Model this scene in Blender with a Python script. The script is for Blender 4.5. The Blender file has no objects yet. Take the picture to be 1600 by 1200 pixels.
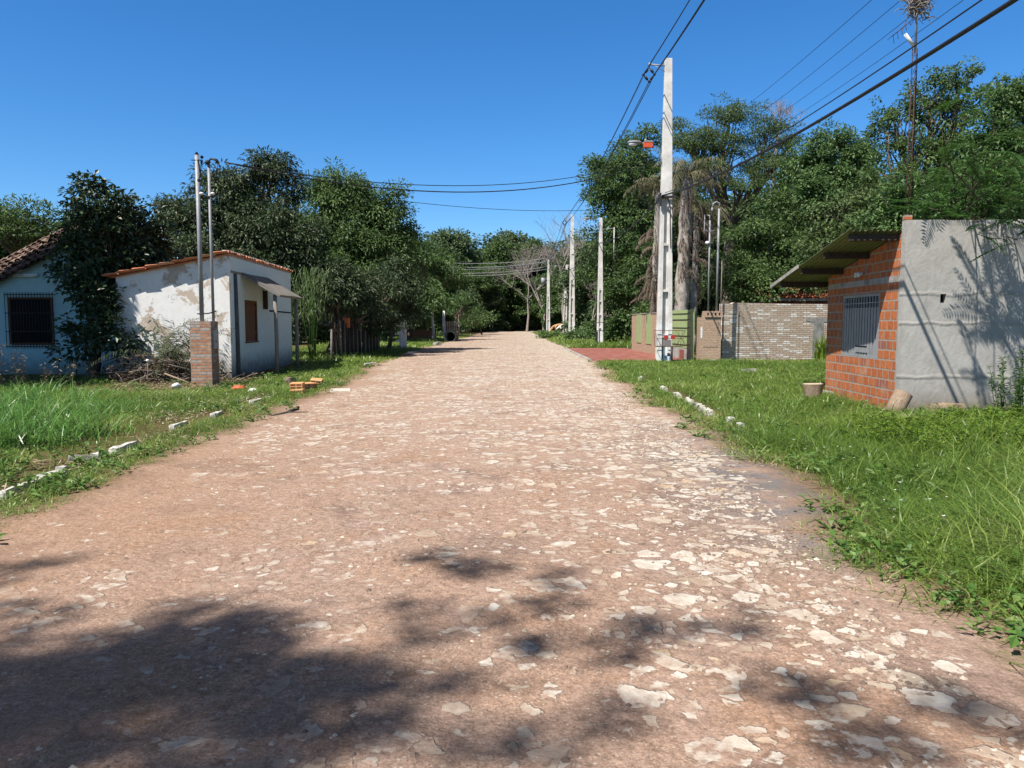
import bpy, math, random
import numpy as np
from mathutils import Vector, Matrix, noise as mnoise

# ---------------------------------------------------------------- camera, sky, sun, exposure
SC = bpy.context.scene
COL = SC.collection
R = math.radians
EYE = 1.55
PITCH = math.atan(95 / 1200)
cd = bpy.data.cameras.new('camera')
cam = bpy.data.objects.new('camera', cd)
COL.objects.link(cam)
cam.location = (0, 0, EYE)
cam.rotation_euler = (math.pi / 2 - PITCH, 0, 0)
cd.sensor_fit = 'HORIZONTAL'
cd.sensor_width = 36
cd.lens = 36 * 1200 / 1600
cd.clip_start = 0.05
cd.clip_end = 3000
SC.camera = cam

SUN_EL = 54.7
SUN_ROT = 225.0
w = bpy.data.worlds.new('World')
SC.world = w
w.use_nodes = True
nt = w.node_tree
bg = nt.nodes['Background']
sky = nt.nodes.new('ShaderNodeTexSky')
sky.sky_type = 'NISHITA'
sky.sun_disc = False
sky.sun_elevation = R(SUN_EL)
sky.sun_rotation = R(SUN_ROT)
sky.altitude = 0
sky.air_density = 1.0
sky.dust_density = 0.0
sky.ozone_density = 10.0
hs = nt.nodes.new('ShaderNodeHueSaturation')          # the phone's vivid blue
wtc = nt.nodes.new('ShaderNodeTexCoord')
wxyz = nt.nodes.new('ShaderNodeSeparateXYZ')
nt.links.new(wtc.outputs['Generated'], wxyz.inputs[0])
for sock, lo, hi in (('Saturation', 1.17, .30), ('Value', 1.04, .38)):      # vivid low sky, paler and dimmer overhead
    mr = nt.nodes.new('ShaderNodeMapRange')
    nt.links.new(wxyz.outputs[2], mr.inputs[0])
    for k, vv in zip((1, 2, 3, 4), (.42, .62, lo, hi)): mr.inputs[k].default_value = vv
    nt.links.new(mr.outputs[0], hs.inputs[sock])
nt.links.new(sky.outputs[0], hs.inputs['Color'])
nt.links.new(hs.outputs[0], bg.inputs[0])
bg.inputs[1].default_value = 0.088

sd = bpy.data.lights.new('sun', 'SUN')
sun = bpy.data.objects.new('sun', sd)
COL.objects.link(sun)
sd.energy = 5.0
sd.angle = R(0.55)
sd.color = (1.0, 0.94, 0.85)
S_TO = Vector((-0.5, -0.5, 1.0)).normalized()          # towards the sun
sun.rotation_euler = S_TO.to_track_quat('Z', 'Y').to_euler()
sun.location = (-20, -20, 40)

SC.view_settings.view_transform = 'Standard'
SC.view_settings.look = 'None'
SC.view_settings.exposure = 0.78
SC.view_settings.gamma = 1.0
SC.view_settings.use_curve_mapping = False
SC.render.engine = 'CYCLES'
cy = SC.cycles
cy.max_bounces = 5
cy.diffuse_bounces = 3
cy.glossy_bounces = 2
cy.transmission_bounces = 3
cy.transparent_max_bounces = 4
cy.use_denoising = True
cy.use_adaptive_sampling = True
cy.adaptive_threshold = 0.015

# ---------------------------------------------------------------- small helpers
def at(u, v, Y):
    """world point on the line of sight of photo pixel (u, v) at depth y = Y"""
    a = (u - 800) / 1200; b = (600 - v) / 1200
    d = Vector((a, math.cos(PITCH) + b * math.sin(PITCH), -math.sin(PITCH) + b * math.cos(PITCH)))
    t = Y / d.y
    return Vector((d.x * t, Y, EYE + d.z * t))

def gr(u, v, z=0.0):
    """ground point under photo pixel (u, v)"""
    a = (u - 800) / 1200; b = (600 - v) / 1200
    d = Vector((a, math.cos(PITCH) + b * math.sin(PITCH), -math.sin(PITCH) + b * math.cos(PITCH)))
    t = (z - EYE) / d.z
    return Vector((d.x * t, d.y * t, z))

def tag(o, label=None, cat=None, group=None, kind=None):
    if label: o['label'] = label
    if cat:
        o['category'] = cat
        kind = kind or 'thing'
    if group: o['group'] = group
    if kind: o['kind'] = kind
    return o

def thing(name, label, cat, loc=(0, 0, 0), rz=0.0, group=None):
    o = bpy.data.objects.new(name, None)
    COL.objects.link(o)
    o.empty_display_size = 0.2
    o.location = loc
    o.rotation_euler = (0, 0, rz)
    return tag(o, label, cat, group)

def children(o):
    return [c for c in bpy.data.objects if c.parent == o]

KIDS = {}
def copy_tree(o, parent=None):
    c = o.copy()
    COL.objects.link(c)
    if parent is not None:
        c.parent = parent
    for ch in KIDS.get(o.name, []):
        k = copy_tree(ch, c)
        KIDS.setdefault(c.name, []).append(k)
    return c

class MB:
    """collects faces of one mesh"""
    def __init__(s):
        s.v = []; s.f = []; s.m = []; s.sm = []
        s.mat = 0; s.smooth = False
    def face(s, idx):
        s.f.append(tuple(idx)); s.m.append(s.mat); s.sm.append(s.smooth)
    def poly(s, pts):
        b = len(s.v); s.v += [tuple(p) for p in pts]; s.face(range(b, b + len(pts)))
    def box(s, c, size, rot=None, taper=None):
        hx, hy, hz = size[0] / 2, size[1] / 2, size[2] / 2
        b = len(s.v); c = Vector(c)
        for k, (x, y, z) in enumerate([(-1,-1,-1),(1,-1,-1),(1,1,-1),(-1,1,-1),(-1,-1,1),(1,-1,1),(1,1,1),(-1,1,1)]):
            p = Vector((x * hx, y * hy, z * hz))
            if taper and z > 0: p.x *= taper; p.y *= taper
            if rot is not None: p = rot @ p
            s.v.append(tuple(c + p))
        for q in [(3,2,1,0),(4,5,6,7),(0,1,5,4),(1,2,6,5),(2,3,7,6),(3,0,4,7)]:
            s.face([b + i for i in q])
    def b2(s, lo, hi):
        s.box([(lo[i] + hi[i]) / 2 for i in range(3)], [hi[i] - lo[i] for i in range(3)])
    def tube(s, pts, rad, n=8, cap=True):
        pts = [Vector(p) for p in pts]
        if not hasattr(rad, '__len__'): rad = [rad] * len(pts)
        base = len(s.v); up = Vector((0, 0, 1)); prev = None
        for i, p in enumerate(pts):
            d = (pts[min(i + 1, len(pts) - 1)] - pts[max(i - 1, 0)])
            d = d.normalized() if d.length > 1e-9 else Vector((0, 0, 1))
            if prev is None:
                a = d.cross(Vector((0, 1, 0)) if abs(d.y) < .9 else Vector((1, 0, 0))).normalized()
            else:
                a = (prev - d * prev.dot(d))
                a = a.normalized() if a.length > 1e-6 else d.orthogonal().normalized()
            prev = a; c = d.cross(a)
            for k in range(n):
                t = 2 * math.pi * k / n
                s.v.append(tuple(p + (a * math.cos(t) + c * math.sin(t)) * rad[i]))
        sm = s.smooth; s.smooth = True
        for i in range(len(pts) - 1):
            for k in range(n):
                s.face([base + i*n + k, base + i*n + (k+1) % n, base + (i+1)*n + (k+1) % n, base + (i+1)*n + k])
        s.smooth = sm
        if cap:
            s.face([base + k for k in reversed(range(n))])
            s.face([base + (len(pts) - 1) * n + k for k in range(n)])
    def cyl(s, a, b, r, r2=None, n=12):
        s.tube([a, b], [r, r if r2 is None else r2], n)
    def prism(s, poly, lo, hi, axis='y'):
        """extrude a 2-D polygon; axis y: poly is (x,z); z: (x,y); x: (y,z)"""
        def mk(p, t):
            return {'y': (p[0], t, p[1]), 'z': (p[0], p[1], t), 'x': (t, p[0], p[1])}[axis]
        n = len(poly); b = len(s.v)
        s.v += [mk(p, lo) for p in poly] + [mk(p, hi) for p in poly]
        s.face([b + i for i in range(n)]); s.face([b + n + i for i in reversed(range(n))])
        for i in range(n):
            j = (i + 1) % n
            s.face([b + j, b + i, b + n + i, b + n + j])
    def ell(s, c, r, seg=12, rings=8, jit=0.0, seed=0):
        rnd = random.Random(seed); b = len(s.v); sm = s.smooth; s.smooth = True
        for i in range(rings + 1):
            th = math.pi * i / rings
            for k in range(seg):
                ph = 2 * math.pi * k / seg
                j = 1 + (rnd.random() - .5) * jit
                s.v.append((c[0] + r[0]*math.sin(th)*math.cos(ph)*j, c[1] + r[1]*math.sin(th)*math.sin(ph)*j, c[2] + r[2]*math.cos(th)*j))
        for i in range(rings):
            for k in range(seg):
                s.face([b + i*seg + k, b + (i+1)*seg + k, b + (i+1)*seg + (k+1) % seg, b + i*seg + (k+1) % seg])
        s.smooth = sm
    def build(s, name, mat, parent=None, bevel=0.0, fix=True):
        me = bpy.data.meshes.new(name)
        me.from_pydata(s.v, [], s.f)
        for m in (mat if isinstance(mat, (list, tuple)) else [mat]):
            me.materials.append(m)
        me.polygons.foreach_set('material_index', s.m)
        me.polygons.foreach_set('use_smooth', s.sm)
        if fix:
            import bmesh
            bm = bmesh.new(); bm.from_mesh(me)
            bmesh.ops.remove_doubles(bm, verts=bm.verts, dist=1e-5)
            bmesh.ops.recalc_face_normals(bm, faces=bm.faces)
            bm.to_mesh(me); bm.free()
        me.update()
        o = bpy.data.objects.new(name, me)
        COL.objects.link(o)
        if parent is not None:
            o.parent = parent
            KIDS.setdefault(parent.name, []).append(o)
        if bevel:
            bv = o.modifiers.new('bevel', 'BEVEL'); bv.width = bevel; bv.segments = 2; bv.limit_method = 'ANGLE'; bv.angle_limit = R(40)
        return o

def np_mesh(name, verts, faces, mat, parent=None, attr=None, smooth=False):
    """verts (N,3), faces (M,k) of one k; attr: per-face float 'rnd'"""
    me = bpy.data.meshes.new(name)
    k = faces.shape[1]; M = len(faces)
    me.vertices.add(len(verts)); me.vertices.foreach_set('co', np.ascontiguousarray(verts, dtype=np.float32).ravel())
    me.loops.add(M * k); me.loops.foreach_set('vertex_index', np.ascontiguousarray(faces, dtype=np.int32).ravel())
    me.polygons.add(M)
    me.polygons.foreach_set('loop_start', np.arange(0, M * k, k, dtype=np.int32))
    me.polygons.foreach_set('use_smooth', np.full(M, smooth, dtype=bool))
    if attr is not None:
        a = me.attributes.new('rnd', 'FLOAT', 'FACE')
        a.data.foreach_set('value', np.ascontiguousarray(attr, dtype=np.float32))
    me.materials.append(mat)
    me.update(calc_edges=True)
    o = bpy.data.objects.new(name, me)
    COL.objects.link(o)
    if parent is not None:
        o.parent = parent
        KIDS.setdefault(parent.name, []).append(o)
    return o

def vnoise(x, y, scale, seed=0):
    x = np.asarray(x, float) * scale + seed * 17.31; y = np.asarray(y, float) * scale - seed * 9.77
    xi = np.floor(x).astype(np.int64); yi = np.floor(y).astype(np.int64)
    fx = x - xi; fy = y - yi
    fx = fx * fx * (3 - 2 * fx); fy = fy * fy * (3 - 2 * fy)
    def h(a, b):
        n = (a * 374761393 + b * 668265263 + seed * 1442695041) & 0x7fffffff
        n = ((n ^ (n >> 13)) * 1274126177) & 0x7fffffff
        return ((n ^ (n >> 16)) & 0xffff) / 65535.0
    return (h(xi, yi) * (1 - fx) + h(xi + 1, yi) * fx) * (1 - fy) + (h(xi, yi + 1) * (1 - fx) + h(xi + 1, yi + 1) * fx) * fy

# ---------------------------------------------------------------- node helper and materials
class NT:
    def __init__(s, name):
        s.m = bpy.data.materials.new(name); s.m.use_nodes = True
        s.t = s.m.node_tree; s.t.nodes.clear()
        s.out = s.n('ShaderNodeOutputMaterial')
        s.tc = None
    def n(s, ty, ins=None, **props):
        nd = s.t.nodes.new(ty)
        for k, v in props.items(): setattr(nd, k, v)
        for k, v in (ins or {}).items(): s.put(nd.inputs[k], v)
        return nd
    def put(s, sock, v):
        if isinstance(v, bpy.types.NodeSocket): s.t.links.new(v, sock)
        elif isinstance(v, bpy.types.Node): s.t.links.new(v.outputs[0], sock)
        elif sock.type == 'RGBA' and isinstance(v, (int, float)): sock.default_value = (v, v, v, 1)
        elif isinstance(v, tuple) and sock.type == 'RGBA' and len(v) == 3: sock.default_value = (*v, 1)
        else: sock.default_value = v
    def P(s, which='Object'):
        if s.tc is None: s.tc = s.n('ShaderNodeTexCoord')
        return s.tc.outputs[which]
    def noise(s, scale, detail=3, rough=.55, vec=None, dist=0.0, out='Fac'):
        return s.n('ShaderNodeTexNoise', {'Vector': vec or s.P(), 'Scale': scale, 'Detail': detail, 'Roughness': rough, 'Distortion': dist}).outputs[out]
    def ramp(s, fac, stops, interp='LINEAR'):
        r = s.n('ShaderNodeValToRGB', {'Fac': fac}); cr = r.color_ramp; cr.interpolation = interp
        while len(cr.elements) > 1: cr.elements.remove(cr.elements[0])
        cr.elements[0].position = stops[0][0]; cr.elements[0].color = s.c4(stops[0][1])
        for p, c in stops[1:]:
            e = cr.elements.new(p); e.color = s.c4(c)
        return r.outputs[0]
    @staticmethod
    def c4(c):
        return (c, c, c, 1) if not hasattr(c, '__len__') else (*c[:3], 1)
    def mix(s, f, a, b, blend='MIX'):
        nd = s.n('ShaderNodeMix', data_type='RGBA', blend_type=blend)
        s.put(nd.inputs[0], f); s.put(nd.inputs[6], a); s.put(nd.inputs[7], b)
        return nd.outputs[2]
    def math(s, op, a, b=None, clamp=False):
        nd = s.n('ShaderNodeMath', operation=op, use_clamp=clamp)
        s.put(nd.inputs[0], a)
        if b is not None: s.put(nd.inputs[1], b)
        return nd.outputs[0]
    def vmath(s, op, a, b=None):
        nd = s.n('ShaderNodeVectorMath', operation=op)
        s.put(nd.inputs[0], a)
        if b is not None: s.put(nd.inputs[1], b)
        return nd
    def mapr(s, v, a, b, c=0.0, d=1.0, smooth=False):
        nd = s.n('ShaderNodeMapRange', {0: v, 1: a, 2: b, 3: c, 4: d}, clamp=True)
        if smooth: nd.interpolation_type = 'SMOOTHSTEP'
        return nd.outputs[0]
    def xyz(s, v=None):
        return s.n('ShaderNodeSeparateXYZ', {0: v or s.P()}).outputs
    def bump(s, h, strength=.5, dist=.01, normal=None):
        ins = {'Height': h, 'Strength': strength, 'Distance': dist}
        if normal is not None: ins['Normal'] = normal
        return s.n('ShaderNodeBump', ins).outputs[0]
    def bsdf(s, color, rough=.8, normal=None, metal=0.0, spec=.3, **extra):
        ins = {'Base Color': color, 'Roughness': rough, 'Metallic': metal, 'Specular IOR Level': spec}
        if normal is not None: ins['Normal'] = normal
        ins.update(extra)
        b = s.n('ShaderNodeBsdfPrincipled', ins)
        return b
    def done(s, sh):
        s.t.links.new(sh.outputs[0] if isinstance(sh, bpy.types.Node) else sh, s.out.inputs[0])
        return s.m

def plain(name, c, rough=.7, metal=0.0, var=.25, scale=6.0, bump=.15, spec=.3, dirt=None):
    t = NT(name)
    n1 = t.noise(scale, 5); n2 = t.noise(scale * 9, 3)
    c = Vector(c)
    col = t.ramp(n1, [(.3, tuple(c * (1 - var))), (.7, tuple(c * (1 + var * .6)))])
    if dirt:
        col = t.mix(t.mapr(t.noise(scale * .6, 6, .65), .5, .68), col, dirt)
    return t.done(t.bsdf(col, t.mapr(n2, .3, .7, rough - .08, rough + .08), t.bump(n2, bump, .01), metal, spec))

def leafmat(name, c0, c1, c2, trans=.3, rough=.5, spec=.35, tcol=None, dry=None):
    """three greens picked per leaf; light passes through the blade"""
    t = NT(name)
    a = t.n('ShaderNodeAttribute', attribute_name='rnd').outputs['Fac']
    col = t.ramp(a, [(0, c0), (.5, c1), (.88, c2), (1, dry or c2)])
    b = t.bsdf(col, rough, spec=spec)
    tr = t.n('ShaderNodeBsdfTranslucent', {'Color': t.mix(.5, col, tcol or tuple(Vector(c2) * 1.5))})
    return t.done(t.n('ShaderNodeMixShader', {0: trans, 1: b.outputs[0], 2: tr.outputs[0]}))

def boxuv(t):
    """(along the wall, height) in metres, whichever way the wall faces"""
    x, y, z = t.xyz()
    nx, ny, nz = t.xyz(t.P('Normal'))
    sel = t.math('GREATER_THAN', t.math('ABSOLUTE', nx), t.math('ABSOLUTE', ny))
    u = t.math('ADD', t.math('MULTIPLY', sel, y), t.math('MULTIPLY', t.math('SUBTRACT', 1.0, sel), x))
    flat = t.math('GREATER_THAN', t.math('ABSOLUTE', nz), .8)
    v = t.math('ADD', z, t.math('MULTIPLY', flat, y))
    return t.n('ShaderNodeCombineXYZ', {0: u, 1: v, 2: 0.0}).outputs[0]

def brickmat(name, c1, c2, mortar, bw, bh, ms, warp=.006, stain=None, var=.35, depth=.008, off=.5, stain_amt=(.55, .75), odd=None, odd_from=.86):
    t = NT(name)
    uv = boxuv(t)
    wn = t.noise(9, 3, out='Color')
    uv2 = t.vmath('ADD', uv, t.vmath('MULTIPLY', t.vmath('SUBTRACT', wn, (.5, .5, .5)).outputs[0], (warp * 2, warp * 2, 0)).outputs[0]).outputs[0]
    br = t.n('ShaderNodeTexBrick', {'Vector': uv2, 'Color1': c1, 'Color2': c2, 'Mortar': mortar, 'Scale': 1.0, 'Mortar Size': ms,
                                    'Mortar Smooth': .25, 'Bias': 0.0, 'Brick Width': bw, 'Row Height': bh}, offset=off)
    n = t.noise(14, 6, .65); n3 = t.noise(2.2, 4)
    col = t.mix(1.0, br.outputs[0], t.ramp(n, [(.25, 1 - var), (.75, 1 + var * .5)]), 'MULTIPLY')
    if odd is not None:
        # a few bricks of another firing, picked by a second lattice on the same bond
        cell = t.n('ShaderNodeTexWhiteNoise', {'Vector': t.vmath('FLOOR', t.vmath('DIVIDE', uv, (bw, bh, 1)).outputs[0]).outputs[0]}, noise_dimensions='2D').outputs[0]
        m = t.math('MULTIPLY', t.math('GREATER_THAN', cell, odd_from), t.math('SUBTRACT', 1.0, br.outputs[1]))
        col = t.mix(m, col, odd)
    if stain is not None:
        col = t.mix(t.mapr(n3, stain_amt[0], stain_amt[1], 0, .75), col, stain)
    h = t.math('ADD', t.math('SUBTRACT', 1.0, br.outputs[1]), t.math('MULTIPLY', n, .35))
    return t.done(t.bsdf(col, .88, t.bump(h, .9, depth), spec=.2))
# ---------------------------------------------------------------- ground and road
# road edges: (y, x_left, x_right), metres
EDGE = [(-14, -3.4, 1.8), (0, -3.35, 1.8), (4, -3.35, 2.0), (7, -3.4, 2.25), (10, -3.55, 2.35), (14.5, -3.62, 2.35), (22, -4.0, 2.5),
        (28, -4.7, 2.8), (39, -5.1, 3.3), (62, -5.2, 3.2), (90, -4.7, 3.2), (125, -4.3, 3.2), (170, -2.5, 6.5)]
EY = np.array([e[0] for e in EDGE], float); EL = np.array([e[1] for e in EDGE], float); ER = np.array([e[2] for e in EDGE], float)
def edge_l(y): return np.interp(y, EY, EL)
def edge_r(y): return np.interp(y, EY, ER)
def wob(y, s): return (vnoise(y, y * 0, .9, s) - .5) * .34 + (vnoise(y, y * 0, 3.1, s + 5) - .5) * .26

def ground_material():
    t = NT('soil')
    n1 = t.noise(.35, 4); n2 = t.noise(3.5, 6, .65); n3 = t.noise(28, 4, .7)
    col = t.ramp(n2, [(.25, (.050, .034, .020)), (.5, (.105, .070, .042)), (.75, (.19, .130, .082))])
    col = t.mix(1.0, col, t.ramp(n3, [(.3, (.55, .53, .50)), (.68, (1.25, 1.22, 1.18))]), 'MULTIPLY')
    green = t.ramp(n3, [(.3, (.055, .095, .018)), (.7, (.12, .175, .04))])
    x, y, z = t.xyz()
    m = t.math('MULTIPLY', t.mapr(n1, .38, .62, .3, .8), t.mapr(n3, .45, .58))
    col = t.mix(m, col, green)
    h = t.math('ADD', t.math('MULTIPLY', n2, .6), t.math('MULTIPLY', n3, .4))
    return t.done(t.bsdf(col, .95, t.bump(h, .8, .04), spec=.1))

def road_material():
    t = NT('cobbled dirt road')
    P = t.P()
    x, y, z = t.xyz()
    wn = t.noise(3.4, 6, .68, out='Color')
    PW = t.vmath('ADD', P, t.vmath('MULTIPLY', t.vmath('SUBTRACT', wn, (.5, .5, .5)).outputs[0], (.17, .17, 0)).outputs[0]).outputs[0]
    n_lo = t.noise(.42, 4, .55); n_mid = t.noise(2.1, 5, .6); n_hi = t.noise(24, 5, .7); n_vhi = t.noise(85, 4, .75)
    edge_n = t.noise(14, 4, .6)
    # how much of the paving the loose soil buries: less along the right side, more in the left wheel track
    right = t.mapr(x, -.5, 2.2, 0, 1)
    left = t.mapr(x, -1.2, -3.2, 0, 1)
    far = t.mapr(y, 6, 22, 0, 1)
    dirt = t.math('ADD', t.mapr(n_lo, .3, .7, .44, .80), t.math('MULTIPLY', right, -.17))
    dirt = t.math('ADD', dirt, t.math('MULTIPLY', left, .05))
    near = t.math('MULTIPLY', t.mapr(y, 10, 6), t.mapr(x, 1.0, -.2))
    dirt = t.math('ADD', dirt, t.math('ADD', t.math('MULTIPLY', far, -.24), t.math('MULTIPLY', near, .15)))
    dirt = t.math('ADD', dirt, t.math('MULTIPLY', t.math('SUBTRACT', n_mid, .5), .75))
    dirt = t.math('ADD', dirt, t.math('MULTIPLY', t.math('SUBTRACT', edge_n, .5), .75))
    rim = t.n('ShaderNodeAttribute', attribute_name='rim').outputs['Fac']
    rimn = t.math('ADD', rim, t.math('MULTIPLY', t.math('SUBTRACT', n_mid, .5), .7))
    dirt = t.math('ADD', dirt, t.mapr(rimn, .15, -.25, 0, .7))
    def stones(scale, lift):
        v = t.n('ShaderNodeTexVoronoi', {'Vector': PW, 'Scale': scale, 'Randomness': .95}, feature='F1', voronoi_dimensions='2D')
        d = t.n('ShaderNodeTexVoronoi', {'Vector': PW, 'Scale': scale, 'Randomness': .95}, feature='DISTANCE_TO_EDGE', voronoi_dimensions='2D')
        c = t.xyz(v.outputs['Color'])
        rel = t.vmath('SUBTRACT', PW, v.outputs['Position']).outputs[0]
        tilt = t.vmath('DOT_PRODUCT', rel, t.vmath('SUBTRACT', v.outputs['Color'], (.5, .5, .5)).outputs[0]).outputs['Value']
        e = t.mapr(d.outputs['Distance'], .03, .16, 0, 1, True)
        h = t.math('ADD', t.math('MULTIPLY', c[0], .92), t.math('MULTIPLY', tilt, 1.6 * scale / 3))
        h = t.math('MULTIPLY', t.math('ADD', h, lift), e)
        return h, c
    h1, c1 = stones(5.3, .0)
    h2, c2 = stones(11.0, .0)
    d1 = t.math('SUBTRACT', h1, dirt); d2 = t.math('SUBTRACT', h2, dirt)
    m1 = t.mapr(d1, 0.0, .09); m2 = t.mapr(d2, 0.0, .09)
    mask = t.math('MAXIMUM', m1, m2)
    # soil: orange silt and mauve-grey dust
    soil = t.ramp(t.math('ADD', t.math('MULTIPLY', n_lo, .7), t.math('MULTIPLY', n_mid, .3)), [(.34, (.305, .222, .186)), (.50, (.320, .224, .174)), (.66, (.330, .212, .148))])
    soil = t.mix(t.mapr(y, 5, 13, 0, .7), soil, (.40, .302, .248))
    patch = t.noise(1.15, 6, .68, dist=.8)
    soil = t.mix(t.mapr(patch, .52, .68, 0, .5), soil, (.30, .172, .098))
    soil = t.mix(t.mapr(patch, .46, .34, 0, .7), soil, (.178, .122, .098))
    soil = t.mix(1.0, soil, t.ramp(n_hi, [(.27, (.60, .58, .56)), (.68, (1.20, 1.20, 1.20))]), 'MULTIPLY')
    soil = t.mix(1.0, soil, t.ramp(n_vhi, [(.30, (.58, .56, .55)), (.66, (1.22, 1.22, 1.22))]), 'MULTIPLY')
    soil = t.mix(t.mapr(left, 0, 1, 0, .35), soil, (.272, .160, .098))
    peb = t.n('ShaderNodeTexVoronoi', {'Vector': t.vmath('ADD', P, t.vmath('MULTIPLY', t.noise(31, 2, out='Color'), (.03, .03, 0)).outputs[0]).outputs[0], 'Scale': 63, 'Randomness': 1}, feature='F1', voronoi_dimensions='2D')
    pc = t.xyz(peb.outputs['Color'])
    pm = t.math('MULTIPLY', t.math('MULTIPLY', t.mapr(peb.outputs['Distance'], .42, .25), t.math('GREATER_THAN', pc[0], .62)), t.mapr(n_mid, .35, .6, .15, 1))
    soil = t.mix(t.math('MULTIPLY', pm, .7), soil, t.ramp(pc[1], [(0, (0.102, 0.070, 0.054)), (.6, (0.255, 0.176, 0.135)), (1, (0.511, 0.458, 0.398))]))
    # grey gravel washed out along the right edge
    gm = t.math('MULTIPLY', t.mapr(x, 1.15, 2.0), t.math('MULTIPLY', t.mapr(y, 4.2, 5.4), t.mapr(y, 12.5, 8.5)))
    gm = t.math('MULTIPLY', gm, t.mapr(t.math('ADD', n_mid, t.math('MULTIPLY', n_hi, .3)), .52, .72))
    soil = t.mix(gm, soil, t.ramp(n_vhi, [(.3, (0.060, 0.052, 0.052)), (.7, (0.230, 0.207, 0.204))]))
    pick = t.mix(t.math('GREATER_THAN', d2, d1), c1[1], c2[1])
    stone = t.ramp(pick, [(0, (0.358, 0.277, 0.212)), (.25, (0.425, 0.361, 0.293)), (.55, (0.489, 0.445, 0.388)), (.85, (0.536, 0.506, 0.456)), (1, (0.425, 0.317, 0.207))])
    stone = t.mix(1.0, stone, t.ramp(t.noise(17, 6, .7), [(.25, (.66, .62, .58)), (.62, (1.10, 1.10, 1.10))]), 'MULTIPLY')
    # soil dusted over the low stones
    dust = t.mapr(t.math('MAXIMUM', d1, d2), .0, .46, 1.0, .10)
    dust = t.math('ADD', dust, t.math('MULTIPLY', near, .26), True)
    dust = t.math('MULTIPLY', dust, t.mapr(right, 0, 1, 1, .55))
    stone = t.mix(t.math('MULTIPLY', dust, t.mapr(t.math('ADD', t.math('MULTIPLY', n_hi, .6), t.math('MULTIPLY', edge_n, .4)), .36, .58)), stone, soil)
    # beyond the paving the dust darkens to verge soil with bits of dead grass
    verge = t.ramp(n_hi, [(.3, (.095, .062, .040)), (.55, (.175, .112, .072)), (.75, (.25, .172, .112))])
    soil = t.mix(t.mapr(rimn, -.12, -.60), soil, verge)
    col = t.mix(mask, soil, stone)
    # thin dark gap round each bare stone
    gap = t.math('MULTIPLY', t.math('MULTIPLY', t.mapr(t.math('MAXIMUM', d1, d2), -.09, -.01), t.math('SUBTRACT', 1.0, mask)), t.mapr(n_mid, .42, .58, 0, .75))
    col = t.mix(gap, col, (0.148, 0.092, 0.063))
    hh = t.math('MAXIMUM', t.math('MAXIMUM', h1, h2), dirt)
    hgt = t.math('ADD', t.math('MULTIPLY', hh, .6), t.math('MULTIPLY', n_hi, .12))
    b = t.bump(hgt, .8, .06)
    b = t.bump(n_vhi, .25, .006, b)
    return t.done(t.bsdf(col, t.mix(mask, .95, .72), b, spec=.2))

M_SOIL = ground_material()
M_ROAD = road_material()

# ground: one sheet to the horizon, finer near the viewer
def ground_sheet():
    xs = np.unique(np.concatenate([np.linspace(-900, -60, 12), np.linspace(-60, 60, 81), np.linspace(60, 900, 12)]))
    ys = np.unique(np.concatenate([np.linspace(-300, -20, 8), np.linspace(-20, 180, 134), np.linspace(180, 1500, 12)]))
    X, Y = np.meshgrid(xs, ys)
    # verges stand a little above the road
    off = np.where(X < 0, edge_l(Y) - X, X - edge_r(Y))
    Z = np.where(off > 1.2, .05 * (vnoise(X, Y, .3, 3)) , 0.0) - .012
    v = np.stack([X.ravel(), Y.ravel(), Z.ravel()], 1)
    nx, ny = len(xs), len(ys)
    i = np.arange(nx * ny).reshape(ny, nx)
    f = np.stack([i[:-1, :-1].ravel(), i[:-1, 1:].ravel(), i[1:, 1:].ravel(), i[1:, :-1].ravel()], 1)
    return np_mesh('ground', v, f, M_SOIL, smooth=True)
tag(ground_sheet(), 'bare brown soil under the grass on both sides of the road', kind='structure')

def road_sheet():
    ys = np.concatenate([np.arange(-14, 14, .12), np.arange(14, 60, .4), np.arange(60, 171, 1.5)])
    n = 61
    s = np.linspace(0, 1, n)
    V = []
    for y in ys:
        l = edge_l(y) - 1.0 + wob(np.array([y]), 11)[0]; r = edge_r(y) + 1.0 + wob(np.array([y]), 23)[0]
        x = l + (r - l) * s
        z = .030 * vnoise(x, np.full(n, y), .9, 31) + .020 * vnoise(x, np.full(n, y), 2.7, 37) + .02
        z = z + .035 * np.sin(np.pi * s)
        e = np.minimum(s, 1 - s)
        z = z * np.clip(e / .06, 0, 1) - .004
        V.append(np.stack([x, np.full(n, y), z], 1))
    V = np.concatenate(V)
    i = np.arange(len(V)).reshape(len(ys), n)
    f = np.stack([i[:-1, :-1].ravel(), i[:-1, 1:].ravel(), i[1:, 1:].ravel(), i[1:, :-1].ravel()], 1)
    o = np_mesh('road', V, f, M_ROAD, smooth=True)
    rim = np.minimum(V[:, 0] - (edge_l(V[:, 1]) + wob(V[:, 1], 11)), (edge_r(V[:, 1]) + wob(V[:, 1], 23)) - V[:, 0])
    a = o.data.attributes.new('rim', 'FLOAT', 'POINT'); a.data.foreach_set('value', rim.astype(np.float32))
    return o
tag(road_sheet(), 'broad dirt road paved with half buried pale flagstones', kind='structure')

# ---------------------------------------------------------------- grass and weeds (nobody could count them)
M_GRASS = leafmat('grass blade', (.052, .115, .013), (.142, .228, .034), (.275, .342, .095), .30, .38, .55, dry=(.42, .37, .20))
M_TALL = leafmat('tall grass blade', (.030, .095, .014), (.075, .190, .030), (.170, .300, .075), .26, .36, .55)
M_WEED = leafmat('weed leaf', (.045, .105, .020), (.080, .165, .032), (.150, .230, .060), .25, .5, .3)
M_YELLOWGREEN = leafmat('yellow green weed', (.075, .145, .015), (.130, .220, .024), (.215, .295, .052), .4, .5, .25)
M_DRY = leafmat('dry stalk', (.14, .105, .06), (.27, .21, .13), (.40, .34, .24), .1, .8, .15)

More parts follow.
